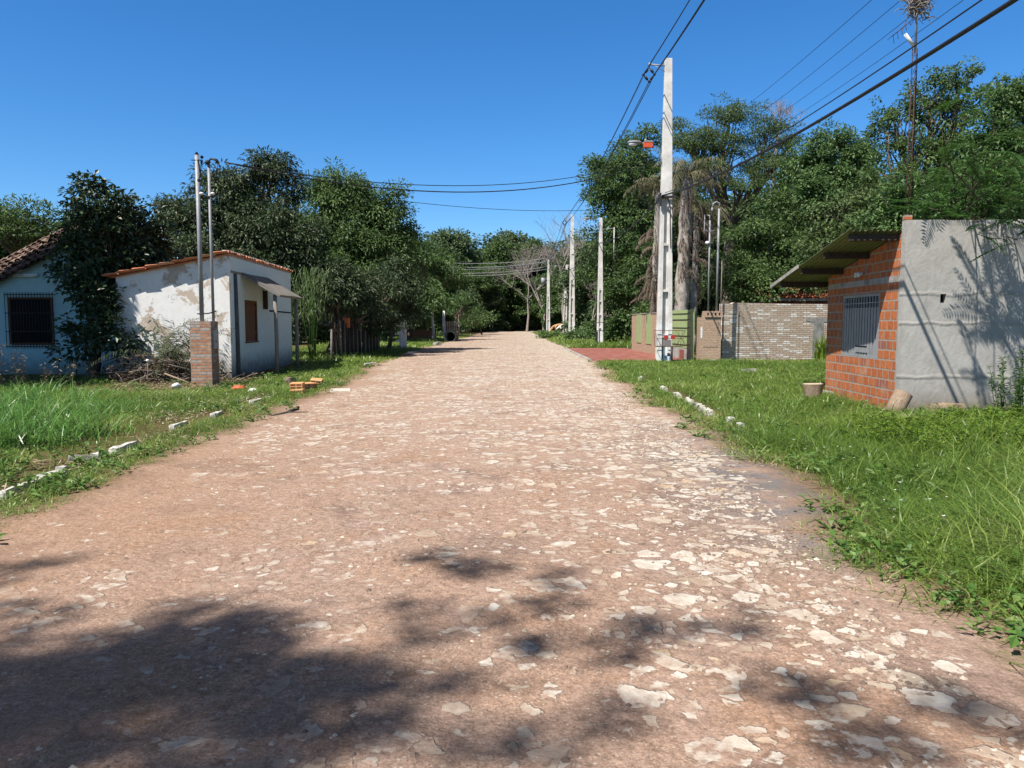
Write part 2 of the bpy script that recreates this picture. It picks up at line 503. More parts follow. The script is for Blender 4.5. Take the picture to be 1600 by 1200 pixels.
def blades(rng, x, y, z, h, wdt, lean=.35, seg=2):
    """grass blades at (x,y): returns verts and quads (last quad pinched to a point)"""
    n = len(x); ang = rng.uniform(0, 2 * np.pi, n)
    dx, dy = np.cos(ang), np.sin(ang)            # leaning direction
    face = ang + np.pi / 2 + rng.normal(0, .5, n)
    wx, wy = np.cos(face) * wdt / 2, np.sin(face) * wdt / 2
    L = h * lean * rng.uniform(.4, 1.8, n)
    rows = []
    for k in range(seg + 1):
        t = k / seg
        cx = x + dx * L * t ** 2; cy_ = y + dy * L * t ** 2
        cz = z + h * (t - .25 * np.clip(L / np.maximum(h, .01), 0, 1.6) * t ** 2)
        ww = (1 - t ** 1.6) * (1 if k else .8) + .04
        rows.append(np.stack([cx - wx * ww, cy_ - wy * ww, cz], 1)); rows.append(np.stack([cx + wx * ww, cy_ + wy * ww, cz], 1))
    V = np.stack(rows, 1).reshape(-1, 3)          # n*(2*(seg+1))
    b = (np.arange(n) * 2 * (seg + 1))[:, None]
    F = np.concatenate([b + np.array([2 * k, 2 * k + 1, 2 * k + 3, 2 * k + 2])[None] for k in range(seg)], 0)
    return V, F, np.tile(np.arange(n), seg)

def scatter_quads(rng, c, axis, nrm, L, W, fold=.18, fat=.45):
    """leaf rhombs: base c, pointing along axis"""
    n = len(c)
    axis = axis / np.maximum(np.linalg.norm(axis, axis=1, keepdims=True), 1e-6)
    side = np.cross(axis, nrm); side /= np.maximum(np.linalg.norm(side, axis=1, keepdims=True), 1e-6)
    up = np.cross(side, axis)
    L = np.broadcast_to(np.asarray(L, float), (n,))[:, None]; W = np.broadcast_to(np.asarray(W, float), (n,))[:, None]
    mid = c + axis * L * fat + up * L * fold * .5
    tip = c + axis * L - up * L * fold
    V = np.stack([c, mid + side * W / 2, tip, mid - side * W / 2], 1).reshape(-1, 3)
    F = np.arange(n * 4).reshape(n, 4)
    return V, F

def in_boxes(x, y, boxes):
    m = np.zeros(len(x), bool)
    for x0, x1, y0, y1 in boxes: m |= (x > x0) & (x < x1) & (y > y0) & (y < y1)
    return m

SOLID = [(6.55, 11.6, 13.1, 17.0), (3.15, 7.2, 30.2, 46.5), (6.55, 60, 30.4, 47), (-11.2, -7.6, 21.2, 29.4), (-30, -10.9, 22.7, 40),
         (5.7, 6.2, 29.8, 30.2), (-7.95, -7.3, 18.7, 19.4)]

# the white kerb pieces, end to end, as they lie on the ground (photo pixels)
KL = [((0, 779), (64, 752)), ((56, 754), (101, 740)), ((90, 738), (104, 734)), ((146, 716), (160, 711)), ((175, 709), (212, 694)), ((268, 671), (291, 661)), ((332, 652), (345, 645)), ((392, 632), (424, 620)), ((570, 573), (601, 564)), ((637, 557), (664, 546))]
KR = [((1026, 606), (1048, 616)), ((1049, 617), (1067, 626)), ((1068, 627), (1085, 636)), ((1086, 637), (1098, 643)), ((1100, 645), (1111, 651)), ((1136, 660), (1145, 663)), ((1154, 670), (1159, 673)), ((996, 592), (1004, 596))]
KSEG = [(gr(*a), gr(*b)) for a, b in KL + KR]
def near_kerb(p, w=.10):
    m = np.zeros(len(p), bool)
    for a, b in KSEG:
        ax, ay = a.x, a.y; dx, dy = b.x - a.x, b.y - a.y; L2 = dx * dx + dy * dy + 1e-9
        t = np.clip(((p[:, 0] - ax) * dx + (p[:, 1] - ay) * dy) / L2, 0, 1)
        q = np.hypot(p[:, 0] - ax - t * dx, p[:, 1] - ay - t * dy)
        m |= q < w + .012 * ay * (p[:, 1] < ay + t * dy)
    return m

def candidates(rng, y0, y1, side, dens, margin=1.3, cap=9e9):
    """random points on one verge, dens(y) per square metre, inside the wedge the photo covers and a step beyond"""
    out = []
    ys = np.linspace(y0, y1, 40)
    for a, b in zip(ys[:-1], ys[1:]):
        ym = (a + b) / 2
        lim = .69 * b + margin
        if side > 0: xa, xb = edge_r(ym) - .6, min(lim, cap)
        else: xa, xb = max(-lim, -cap), edge_l(ym) + .6
        if xb <= xa: continue
        n = rng.poisson(dens(ym) * (b - a) * (xb - xa))
        out.append(np.stack([rng.uniform(xa, xb, n), rng.uniform(a, b, n)], 1))
    p = np.concatenate(out)
    return p[~in_boxes(p[:, 0], p[:, 1], SOLID) & ~near_kerb(p)]

def edge_dist(x, y, side):
    s = 11 if side < 0 else 23
    return np.where(side > 0, x - (edge_r(y) + wob(y, s)), (edge_l(y) + wob(y, s)) - x)

def right_grass():
    rng = np.random.default_rng(5)
    p = candidates(rng, 2.4, 31, 1, lambda y: 2500 if y < 7 else (1700 if y < 12 else (1000 if y < 20 else 620)))
    x, y = p.T
    d = edge_dist(x, y, 1)
    pat = vnoise(x, y, .7, 51) * .6 + vnoise(x, y, 2.6, 52) * .4
    clump = vnoise(x, y, 5.5, 55) * .6 + vnoise(x, y, 11, 56) * .4
    keep = rng.random(len(x)) < np.clip((d + .05) / .8 + (pat - .52) * 2.0, 0, 1) * np.clip(clump * 2.2 - .25, .15, 1)
    keep &= d > -.35
    x, y, d, pat, clump = x[keep], y[keep], d[keep], pat[keep], clump[keep]
    h = (.06 + .13 * np.clip(d / .9, 0, 1)) * (.65 + .8 * pat)
    rough = np.clip((d - .9) / 1.6, 0, 1) * np.clip((11.5 - y) / 3, 0, 1)
    h = h * np.where(y > 11, .8, 1)
    h = h * (1 + 1.0 * rough * vnoise(x, y, .9, 54)) * (.45 + 1.1 * clump)
    h *= rng.uniform(.5, 1.4, len(x)) * np.where(rng.random(len(x)) < .025, 1.8, 1)
    V, F, idx = blades(rng, x, y, np.zeros(len(x)), h, np.maximum(.0085, .00085 * y) * rng.uniform(.6, 1.6, len(x)), 1.15)
    col = np.clip(.05 + .55 * vnoise(x, y, .8, 53) + rng.normal(0, .24, len(x)) + .45 * np.clip(1 - d / .9, 0, 1), 0, 1)
    o = np_mesh('grass', V, F, M_GRASS, attr=col[idx])
    tag(o, 'bright green lawn grass on the right verge beside the brick hut', 'grass', kind='stuff')
right_grass()

def far_right_grass():
    rng = np.random.default_rng(6)
    pts = []
    for y0, y1, n, x1 in ((46.5, 60, 9000, 11), (60, 85, 9000, 11), (85, 125, 7000, 10)):
        yy = rng.uniform(y0, y1, n); pts.append(np.stack([edge_r(yy) - .2 + (x1 - edge_r(yy)) * rng.random(n), yy], 1))
    x, y = np.concatenate(pts).T
    d = edge_dist(x, y, 1); k = d > 0; x, y, d = x[k], y[k], d[k]
    h = (.12 + .22 * np.clip(d / 1.6, 0, 1)) * rng.uniform(.6, 1.4, len(x)) * (.6 + .8 * vnoise(x, y, .5, 61))
    V, F, idx = blades(rng, x, y, np.zeros(len(x)), h, .0011 * y * rng.uniform(.7, 1.5, len(x)), .5)
    o = np_mesh('grass', V, F, M_GRASS, attr=np.clip(.2 + .5 * vnoise(x, y, .3, 62) + rng.normal(0, .18, len(x)), 0, 1)[idx])
    tag(o, 'rough green grass round the far utility poles beyond the red driveway', 'grass', kind='stuff')
far_right_grass()

def far_left_grass():
    rng = np.random.default_rng(66)
    pts = []
    for y0, y1, n in ((29, 45, 12000), (45, 65, 11000), (65, 100, 9000)):
        yy = rng.uniform(y0, y1, n); pts.append(np.stack([edge_l(yy) + .2 - 7.5 * rng.random(n) ** 1.4, yy], 1))
    x, y = np.concatenate(pts).T
    d = edge_dist(x, y, -1); k = (d > 0) & ~in_boxes(x, y, SOLID); x, y, d = x[k], y[k], d[k]
    h = (.08 + .18 * np.clip(d / 1.8, 0, 1)) * rng.uniform(.5, 1.5, len(x)) * (.5 + vnoise(x, y, .5, 67))
    V, F, idx = blades(rng, x, y, np.zeros(len(x)), h, .0011 * y * rng.uniform(.7, 1.5, len(x)), .8)
    o = np_mesh('grass', V, F, M_GRASS, attr=np.clip(.15 + .5 * vnoise(x, y, .3, 68) + rng.normal(0, .2, len(x)), 0, 1)[idx])
    tag(o, 'shaded grass along the far left verge under the trees', 'grass', kind='stuff')
far_left_grass()

def left_grass():
    rng = np.random.default_rng(7)
    p = candidates(rng, 4.6, 46, -1, lambda y: 2200 if y < 8 else (1500 if y < 12 else (850 if y < 20 else (380 if y < 30 else 170))), cap=16)
    x, y = p.T
    d = edge_dist(x, y, -1)
    pat = vnoise(x, y, .8, 71) * .6 + vnoise(x, y, 2.9, 72) * .4
    # trampled bare strip behind the kerb
    bare = np.exp(-((d - 1.55) / .62) ** 2) * np.clip((15.5 - y) / 4, 0, 1)
    yard = np.clip((d - 2.2) / 1.0, 0, 1) * np.clip((y - 16.8) / 1.2, 0, 1)      # beaten soil by the white shack
    prob = np.clip((d + .10) / .6 + (pat - .55) * 1.5, 0, 1) * (1 - 1.15 * np.clip(bare, 0, .82)) * (1 - .97 * yard) * np.clip((vnoise(x, y, 5.5, 75) * .6 + vnoise(x, y, 11, 76) * .4) * 2.2 - .25, .12, 1)
    keep = (rng.random(len(x)) < prob) & (d > -.35)
    x, y, d, pat = x[keep], y[keep], d[keep], pat[keep]
    h = (.045 + .10 * np.clip(d / 1.0, 0, 1)) * (.3 + 1.5 * pat) * rng.uniform(.55, 1.35, len(x))
    V, F, idx = blades(rng, x, y, np.zeros(len(x)), h, np.maximum(.0085, .00085 * y) * rng.uniform(.6, 1.6, len(x)), 1.15)
    col = np.clip(.12 + .5 * vnoise(x, y, .8, 73) + rng.normal(0, .22, len(x)), 0, 1)
    o = np_mesh('grass', V, F, M_GRASS, attr=col[idx])
    tag(o, 'short grass along the left verge round the broken white kerb', 'grass', kind='stuff')
left_grass()

def tall_grass():
    rng = np.random.default_rng(8)
    out = []
    # clumps of tall arching grass left of the kerb
    for _ in range(260):
        y = rng.uniform(8.6, 18.0); x = -rng.uniform(5.4 + .07 * (y - 9), min(.70 * y + 1.2, 12.5))
        if x < -.70 * y - 1.3: continue
        dens = np.clip((-x - 5.1) / 1.0, .2, 1) * np.clip((18.5 - y) / 2.5, .25, 1) * np.clip(1.5 - (-x - 5) / 6 * (y > 13), .3, 1)
        if rng.random() > dens: continue
        if x > -.47 * y - .3 or (x > -.60 * y and rng.random() < .45): continue
        if y > 17.2: continue
        n = rng.integers(22, 48); r = rng.uniform(.10, .26)
        out.append(np.stack([x + rng.normal(0, r, n), y + rng.normal(0, r, n), np.full(n, rng.uniform(.28, .66) * (.6 + .4 * dens) * (1 if x < -.56 * y else .62)), np.full(n, rng.random())], 1))
    q = np.concatenate(out)
    x, y, h, c = q.T
    h = h * rng.uniform(.45, 1.15, len(x))
    V, F, idx = blades(rng, x, y, np.zeros(len(x)), h, rng.uniform(.012, .026, len(x)), .95, 4)
    o = np_mesh('tall_grass', V, F, M_TALL, attr=np.clip(c * .6 + rng.normal(.2, .2, len(x)), 0, 1)[idx])
    tag(o, 'tall arching green grass in front of the pale blue house', 'tall grass', kind='stuff')
tall_grass()

def verge_weeds():
    """broad low leaves among the grass"""
    for side, seed, lab in ((1, 9, 'low broad leaved weeds growing through the right hand lawn'), (-1, 10, 'low broad leaved weeds and creepers on the left verge')):
        rng = np.random.default_rng(seed)
        p = candidates(rng, 2.6 if side > 0 else 5, 30 if side > 0 else 34, side, lambda y: 26 if y < 8 else (13 if y < 14 else 5), cap=13)
        x, y = p.T; d = edge_dist(x, y, side)
        k = (d > .12) & (rng.random(len(x)) < np.clip(vnoise(x, y, .6, seed + 80) * 2.2 - .6, 0, 1))
        x, y = x[k], y[k]
        n = 14
        X = np.repeat(x, n); Y = np.repeat(y, n); N = len(X)
        a = rng.uniform(0, 2 * np.pi, N); el = rng.uniform(.1, .9, N)
        ax = np.stack([np.cos(a), np.sin(a), el], 1)
        c = np.stack([X + rng.normal(0, .05, N), Y + rng.normal(0, .05, N), rng.uniform(.01, .12, N)], 1)
        nr = np.stack([rng.normal(0, .3, N), rng.normal(0, .3, N), np.ones(N)], 1)
        sc = np.repeat(rng.uniform(.7, 1.5, len(x)), n)
        V, F = scatter_quads(rng, c, ax, nr, rng.uniform(.05, .10, N) * sc, rng.uniform(.022, .042, N) * sc)
        o = np_mesh('weeds', V, F, M_WEED, attr=np.clip(np.repeat(rng.random(len(x)), n) * .7 + rng.normal(.15, .15, N), 0, 1))
        tag(o, lab, 'weeds', kind='stuff')
verge_weeds()

def debris():
    """dry stalks, dead leaves and wood chips on the bare left strip"""
    rng = np.random.default_rng(12)
    n = 26000
    y = rng.uniform(5.5, 21, n); x = -rng.uniform(4.2, 10.5, n)
    k = (vnoise(x, y, 1.1, 91) > .40) & (x > -.72 * y - 1); x, y = x[k], y[k]; n = len(x)
    a = rng.uniform(0, 2 * np.pi, n)
    c = np.stack([x, y, rng.uniform(.015, .06, n)], 1)
    V, F = scatter_quads(rng, c, np.stack([np.cos(a), np.sin(a), rng.normal(0, .25, n)], 1), np.stack([rng.normal(0, .5, n), rng.normal(0, .5, n), np.ones(n)], 1),
                         rng.uniform(.03, .15, n), rng.uniform(.008, .026, n), .1)
    o = np_mesh('plant_litter', V, F, M_DRY, attr=rng.random(n))
    tag(o, 'dry leaves and stalks strewn over the bare strip behind the left kerb', 'plant litter', kind='stuff')
debris()

def edge_litter():
    """dry grass and dead leaves where the lawn frays out onto the road"""
    rng = np.random.default_rng(13)
    n = 7000
    y = rng.uniform(2.4, 24, n) ** 1.0; x = edge_r(y) + wob(y, 23) + rng.normal(.12, .22, n)
    k = vnoise(x, y, 1.3, 95) > .38; x, y = x[k], y[k]; n = len(x)
    a = rng.uniform(0, 2 * np.pi, n)
    c = np.stack([x, y, rng.uniform(.02, .05, n)], 1)
    V, F = scatter_quads(rng, c, np.stack([np.cos(a), np.sin(a), rng.normal(0, .2, n)], 1), np.stack([rng.normal(0, .4, n), rng.normal(0, .4, n), np.ones(n)], 1),
                         rng.uniform(.03, .13, n), rng.uniform(.005, .016, n), .1)
    o = np_mesh('plant_litter', V, F, M_DRY, attr=rng.random(n))
    tag(o, 'dry straw and dead leaves along the frayed edge of the lawn', 'plant litter', kind='stuff')
edge_litter()

def loose_gravel():
    """pebbles and stone chips lying loose on the road, thickest on its right shoulder"""
    rng = np.random.default_rng(14)
    n = 9000
    y = 2.2 + 15 * rng.random(n) ** 1.5
    t = rng.random(n); x = np.where(rng.random(n) < .5, edge_r(y) - .1 - np.abs(rng.normal(0, .55, n)), edge_l(y) + t * (edge_r(y) - edge_l(y)))
    k = vnoise(x, y, 1.7, 97) + .15 * (x > 1) > .42
    x, y = x[k], y[k]; n = len(x)
    s = np.minimum(rng.gamma(2.0, .0036, n) + .004, .021)
    base = np.array([[1, 0, 0], [.3, .9, .05], [-.8, .5, -.05], [-.7, -.6, .08], [.4, -.85, 0], [.1, .1, .62], [-.15, -.1, .5]])
    P = base[None] * rng.uniform(.65, 1.35, (n, 7, 1)); a = rng.uniform(0, 6.283, n); ca, sa = np.cos(a)[:, None], np.sin(a)[:, None]
    px = (P[..., 0] * ca - P[..., 1] * sa); py = (P[..., 0] * sa + P[..., 1] * ca)
    zr = .02 + .030 * vnoise(x, y, .9, 31) + .020 * vnoise(x, y, 2.7, 37) + .035 * np.sin(np.pi * np.clip((x - edge_l(y) + 1) / (edge_r(y) - edge_l(y) + 2), 0, 1)) - .005
    V = np.stack([x[:, None] + px * s[:, None], y[:, None] + py * s[:, None], zr[:, None] + P[..., 2] * s[:, None]], 2).reshape(-1, 3)
    tri = np.array([[0, 1, 5], [1, 2, 6], [1, 6, 5], [2, 3, 6], [3, 4, 6], [4, 5, 6], [4, 0, 5]])
    F = (np.arange(n)[:, None, None] * 7 + tri[None]).reshape(-1, 3)
    t = NT('loose stone chips'); at_ = t.n('ShaderNodeAttribute', attribute_name='rnd').outputs['Fac']
    col = t.ramp(at_, [(0, (.13, .095, .078)), (.35, (.20, .145, .112)), (.7, (.33, .265, .21)), (1, (.52, .46, .39))])
    m = t.done(t.bsdf(col, .85, spec=.2))
    o = np_mesh('gravel', V, F, m, attr=np.repeat(rng.random(n), 7))
    tag(o, 'loose pebbles and stone chips scattered over the road', 'gravel', kind='stuff')
loose_gravel()
# ---------------------------------------------------------------- materials of the built things
def plaster(name, base, patch, patch_amt=(.55, .60), grime=(.10, .10, .10), grime_amt=(.66, .74), foot=None, seams=False, rough=.9, relief=.5, crack=0.0):
    t = NT(name)
    uv = boxuv(t)
    x, y, z = t.xyz(uv)
    n1 = t.noise(1.15, 6, .62, uv, .4); n2 = t.noise(5, 6, .7, uv); n3 = t.noise(40, 4, .6, uv)
    col = t.mix(1.0, base, t.ramp(n2, [(.3, (.90, .90, .90)), (.7, (1.04, 1.04, 1.04))]), 'MULTIPLY')
    pm = t.mapr(t.math('ADD', n1, t.math('MULTIPLY', t.math('SUBTRACT', n2, .5), .12)), patch_amt[0], patch_amt[1])
    col = t.mix(pm, col, t.mix(1.0, patch, t.ramp(n2, [(.3, (.82, .82, .82)), (.7, (1.08, 1.08, 1.08))]), 'MULTIPLY'))
    gm = t.mapr(t.noise(4.3, 7, .72, t.vmath('ADD', uv, (7.3, 2.1, 0)).outputs[0], 1.2), grime_amt[0], grime_amt[1], 0, .8)
    col = t.mix(gm, col, grime)
    h = t.math('ADD', t.math('MULTIPLY', n2, .5), t.math('MULTIPLY', n3, .25))
    h = t.math('SUBTRACT', h, t.math('MULTIPLY', pm, .25))
    if foot is not None:      # splash dirt and mould on the lowest half metre, with a ragged upper rim
        fm = t.mapr(t.math('ADD', y, t.math('MULTIPLY', n2, -.9)), .25, -.35, 0, .85)
        col = t.mix(fm, col, foot)
    return t.done(t.bsdf(col, rough, t.bump(h, relief, .015), spec=.2))

def cement_material():
    t = NT('trowelled cement render')
    uv = boxuv(t)
    x, y, z = t.xyz(uv)
    n1 = t.noise(.9, 5, .6, uv); n2 = t.noise(4.2, 6, .65, uv, .8); n3 = t.noise(36, 4, .6, uv)
    col = t.ramp(t.math('ADD', t.math('MULTIPLY', n1, .6), t.math('MULTIPLY', n2, .4)), [(.34, (0.252, 0.243, 0.226)), (.5, (0.333, 0.322, 0.303)), (.66, (0.392, 0.381, 0.363))])
    # arcs of the trowel
    sw = t.n('ShaderNodeTexWave', {'Vector': t.vmath('MULTIPLY', uv, (1.0, 1.7, 1)).outputs[0], 'Scale': 2.3, 'Distortion': 9, 'Detail': 3, 'Detail Scale': 1.6}).outputs['Fac']
    # lifts of the scaffold: ledges where one day's render meets the next
    zz = t.math('ADD', y, t.math('MULTIPLY', t.math('SUBTRACT', t.noise(1.7, 3, .5, uv), .5), .22))
    led = None
    for zk in (.62, 1.55, 2.05):
        l = t.mapr(t.math('ABSOLUTE', t.math('SUBTRACT', zz, zk)), .0, .05, 1, 0, True)
        led = l if led is None else t.math('MAXIMUM', led, l)
    col = t.mix(t.math('MULTIPLY', led, .35), col, (0.244, 0.229, 0.207))
    drip = t.mapr(t.noise(3, 5, .6, t.vmath('MULTIPLY', uv, (1.0, .12, 1)).outputs[0]), .52, .75, 0, .4)
    col = t.mix(drip, col, (0.215, 0.204, 0.185))
    col = t.mix(t.mapr(t.math('ADD', y, t.math('MULTIPLY', n2, -.5)), .15, -.2, 0, .7), col, (0.170, 0.133, 0.096))
    h = t.math('ADD', t.math('MULTIPLY', n2, .5), t.math('MULTIPLY', sw, .13))
    h = t.math('ADD', h, t.math('ADD', t.math('MULTIPLY', n3, .12), t.math('MULTIPLY', led, .7)))
    return t.done(t.bsdf(col, .93, t.bump(h, .6, .02), spec=.15))

def wood(name, c0, c1, scale=6, axis=(8, 8, .8), rough=.8):
    t = NT(name)
    v = t.vmath('MULTIPLY', t.P(), axis).outputs[0]
    n = t.noise(scale, 6, .65, v, .6)
    return t.done(t.bsdf(t.ramp(n, [(.3, c0), (.7, c1)]), rough, t.bump(n, .6, .01), spec=.15))

def tile_material(name, c0, c1, c2, lichen, amt):
    t = NT(name)
    n = t.noise(3.3, 5, .65); n2 = t.noise(16, 5, .7)
    a = t.n('ShaderNodeAttribute', attribute_name='rnd').outputs['Fac']
    col = t.ramp(t.math('ADD', t.math('MULTIPLY', a, .6), t.math('MULTIPLY', n, .4)), [(.2, c0), (.5, c1), (.8, c2)])
    col = t.mix(t.mapr(n2, amt, amt + .14), col, lichen)
    return t.done(t.bsdf(col, .9, t.bump(n2, .5, .01), spec=.15))

M_CEMENT = cement_material()
M_HOLLOW = brickmat('hollow brick', (.375, .105, .038), (.455, .150, .056), (.30, .262, .222), .245, .178, .017, .011, (.36, .30, .24), .28, .007, odd=(.27, .10, .068), stain_amt=(.60, .80))
M_RUSTIC = brickmat('old brick', (.57, .42, .31), (.69, .57, .45), (.31, .27, .225), .34, .082, .012, .016, (.46, .40, .34), .35, .018, stain_amt=(.62, .88), odd=(.84, .79, .72), odd_from=.78)
M_PILLAR = brickmat('rough red brick', (.359, .156, .082), (.406, .242, .156), (.242, .226, .207), .24, .072, .011, .014, (.187, .148, .125), .45, .018, odd=(.312, .265, .234))
M_FACED = brickmat('pale faced brick', (.382, .261, .183), (.437, .316, .230), (.312, .242, .187), .24, .066, .009, .004, None, .3, .008)
M_SHACK = plaster('peeling whitewash', (.672, .664, .648), (.448, .376, .308), (.535, .57), (.208, .200, .192), (.60, .69), (.128, .104, .080), crack=1)
M_MINT = plaster('pale mint paint', (.52, .62, .63), (.480, .528, .504), (.6, .7), (.160, .168, .160), (.68, .78), (.080, .084, .076))
M_BLUE = plaster('pale blue paint', (.32, .50, .54), (.27, .43, .47), (.55, .7), (.16, .21, .22), (.70, .8), (.104, .128, .120))
M_CONC = plain('grey concrete', (.320, .308, .288), .9, 0, .3, 4, .3, .2, (.160, .152, .136))
M_POLE = plain('pole concrete', (.60, .585, .56), .88, 0, .24, 2.2, .4, .2, (.40, .375, .34))
M_WHITEW = plain('white lime paint', (.656, .656, .648), .85, 0, .12, 5, .3, .2, (.464, .432, .384))
M_BLUEP = plain('faded blue paint', (.080, .176, .304), .85, 0, .35, 9, .3, .2, (.336, .368, .400))
M_STEEL = plain('galvanised pipe', (.25, .26, .275), .6, .25, .2, 3, .1, .4)
M_DARKM = plain('dark metal', (.035, .034, .036), .6, .3, .3, 6, .2)
M_GREYM = plain('grey painted steel', (.30, .31, .33), .5, .25, .15, 4, .1, .4)
M_RUST = plain('rusty steel', (.085, .048, .034), .8, .3, .4, 14, .3)
M_CABLE = plain('black cable', (.018, .018, .020), .6, 0, .2, 3, .1)
M_DARK = plain('dark interior', (.012, .012, .013), .9, 0, .2, 3, .1, .1)
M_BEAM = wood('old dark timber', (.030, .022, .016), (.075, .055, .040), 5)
M_SHUTTER = wood('brown shutter wood', (.105, .050, .030), (.175, .085, .050), 6)
M_LOG = wood('weathered log', (.16, .11, .075), (.34, .26, .19), 7, (6, 6, 2))
M_CUT = wood('sawn log end', (.36, .28, .20), (.52, .43, .33), 8, (3, 3, 3))
M_GREYW = wood('grey weathered wood', (.13, .115, .10), (.27, .245, .215), 6)
M_TILE_OLD = tile_material('old grey brown roof tile', (.075, .050, .040), (.13, .085, .068), (.21, .155, .13), (.40, .37, .34), .58)
M_TILE_RED = tile_material('red roof tile', (.26, .085, .050), (.38, .135, .080), (.48, .21, .13), (.22, .15, .12), .62)
M_TILE_ORANGE = tile_material('orange roof tile', (.40, .14, .075), (.52, .21, .115), (.58, .30, .19), (.28, .17, .12), .60)
def green_sheet():
    t = NT('green translucent corrugated sheet')
    n = t.noise(2.5, 5, .6)
    col = t.ramp(n, [(.3, (.105, .125, .055)), (.7, (.175, .205, .095))])
    tr = t.n('ShaderNodeBsdfTranslucent', {'Color': t.mix(.5, col, (.10, .16, .05))})
    return t.done(t.n('ShaderNodeMixShader', {0: .10, 1: t.bsdf(col, .7, spec=.2).outputs[0], 2: tr.outputs[0]}))
M_GREENSHEET = green_sheet()
M_ZINC = plain('weathered corrugated zinc', (.20, .185, .17), .75, .25, .3, 2.5, .15, .3, (.12, .10, .085))
M_GATE = plain('olive green gate paint', (.27, .355, .165), .6, 0, .08, 2, .05, .35)
M_REDFLOOR = None

def red_floor_material():
    t = NT('red painted paving')
    x, y, z = t.xyz()
    n = t.noise(2.2, 6, .65); n2 = t.noise(25, 4)
    br = t.n('ShaderNodeTexBrick', {'Vector': t.P(), 'Color1': (.19, .052, .040), 'Color2': (.225, .064, .050), 'Mortar': (.26, .12, .10), 'Scale': 1, 'Mortar Size': .014, 'Brick Width': .6, 'Row Height': .6}, offset=0.0)
    col = t.mix(t.mapr(n, .42, .66, 0, .75), br.outputs[0], (.30, .165, .135))
    return t.done(t.bsdf(col, .7, t.bump(n2, .2, .005), spec=.25))
M_REDFLOOR = red_floor_material()

def fwall(mb, length, zlo, ztop, thick, holes=(), along='x', off=0.0):
    """a wall from 0..length with rectangular holes; ztop(s) may slope. Front face at off, thickness goes to +"""
    cuts = sorted({0.0, length, *[h[0] for h in holes], *[h[1] for h in holes]})
    def put(s0, s1, z00, z01, z10, z11):      # lower z at s0,s1; upper z at s0,s1
        pts = [(s0, z00), (s1, z01), (s1, z11), (s0, z10)]
        if along == 'x': mb.prism(pts, off, off + thick, 'y')
        else: mb.prism(pts, off, off + thick, 'x')
    for s0, s1 in zip(cuts[:-1], cuts[1:]):
        hs = [h for h in holes if h[0] <= s0 + 1e-6 and h[1] >= s1 - 1e-6]
        if hs:
            h = hs[0]
            put(s0, s1, zlo, zlo, h[2], h[2])
            put(s0, s1, h[3], h[3], ztop(s0), ztop(s1))
        else:
            put(s0, s1, zlo, zlo, ztop(s0), ztop(s1))

def tile_roof(mb, org, u, d, nu, nd, pitch=.21, course=.36, r=.095, seed=1, sag=.012, lip=True):
    """barrel tiles: rows side by side along u, courses up along d (unit vectors), n = normal; returns per-face colour numbers"""
    rnd = random.Random(seed); org = Vector(org); u = Vector(u).normalized(); d = Vector(d).normalized(); n = u.cross(d).normalized()
    if n.z < 0: n = -n
    col = []
    mb.smooth = True
    seg = 6
    for kind in (0, 1):                 # 0 channel tiles (hollow up), 1 cover tiles
        for i in range(nu + (1 if kind == 0 else 0)):
            for j in range(nd):
                o = org + u * ((i + (.5 if kind else 0)) * pitch + rnd.uniform(-.012, .012)) + d * (j * course + rnd.uniform(-.02, .02)) + n * rnd.uniform(-sag, sag)
                tw = rnd.uniform(-.03, .03); c = rnd.random()
                b = len(mb.v)
                for e, rr, lift in ((0, r, .034), (1, r * .80, .0)):
                    p = o + d * (course * 1.12 * e) + u * tw * e + n * lift
                    for k in range(seg + 1):
                        a = math.pi * k / seg
                        s = math.sin(a) * rr * .8
                        mb.v.append(tuple(p - u * math.cos(a) * rr + n * (s if kind else (r * .42 - s * .8))))
                for k in range(seg):
                    mb.face([b + k, b + k + 1, b + seg + 1 + k + 1, b + seg + 1 + k]); col.append(c)
                if kind and j == 0 and lip:   # thickness at the eave
                    b2 = len(mb.v); p = o + n * .034
                    for k in range(seg + 1):
                        a = math.pi * k / seg
                        mb.v.append(tuple(p - u * math.cos(a) * r * .82 + n * (math.sin(a) * r * .62)))
                    for k in range(seg):
                        mb.face([b + k, b + k + 1, b2 + k + 1, b2 + k]); col.append(c)
    mb.smooth = False
    return col

def add_rnd(o, col):
    a = o.data.attributes.new('rnd', 'FLOAT', 'FACE')
    n = len(o.data.polygons); col = (list(col) + [.5] * n)[:n]
    a.data.foreach_set('value', np.array(col, dtype=np.float32))

def corrugated(mb, org, u, v, lu, lv, pitch=.076, amp=.012, thick=.003, bow=0.0):
    """waves run across u, straight along v"""
    org = Vector(org); u = Vector(u).normalized(); v = Vector(v).normalized(); n = u.cross(v).normalized()
    k = max(2, int(lu / pitch * 6)); m = 4
    mb.smooth = True
    for sgn in (0, 1):
        b = len(mb.v)
        for i in range(k + 1):
            s = lu * i / k
            for j in range(m + 1):
                q = lv * j / m
                mb.v.append(tuple(org + u * s + v * q + n * (amp * math.sin(2 * math.pi * s / pitch) + thick * sgn + bow * math.sin(s * 1.7 + q))))
        for i in range(k):
            for j in range(m):
                a = b + i * (m + 1) + j
                mb.face([a, a + m + 1, a + m + 2, a + 1])
    mb.smooth = False

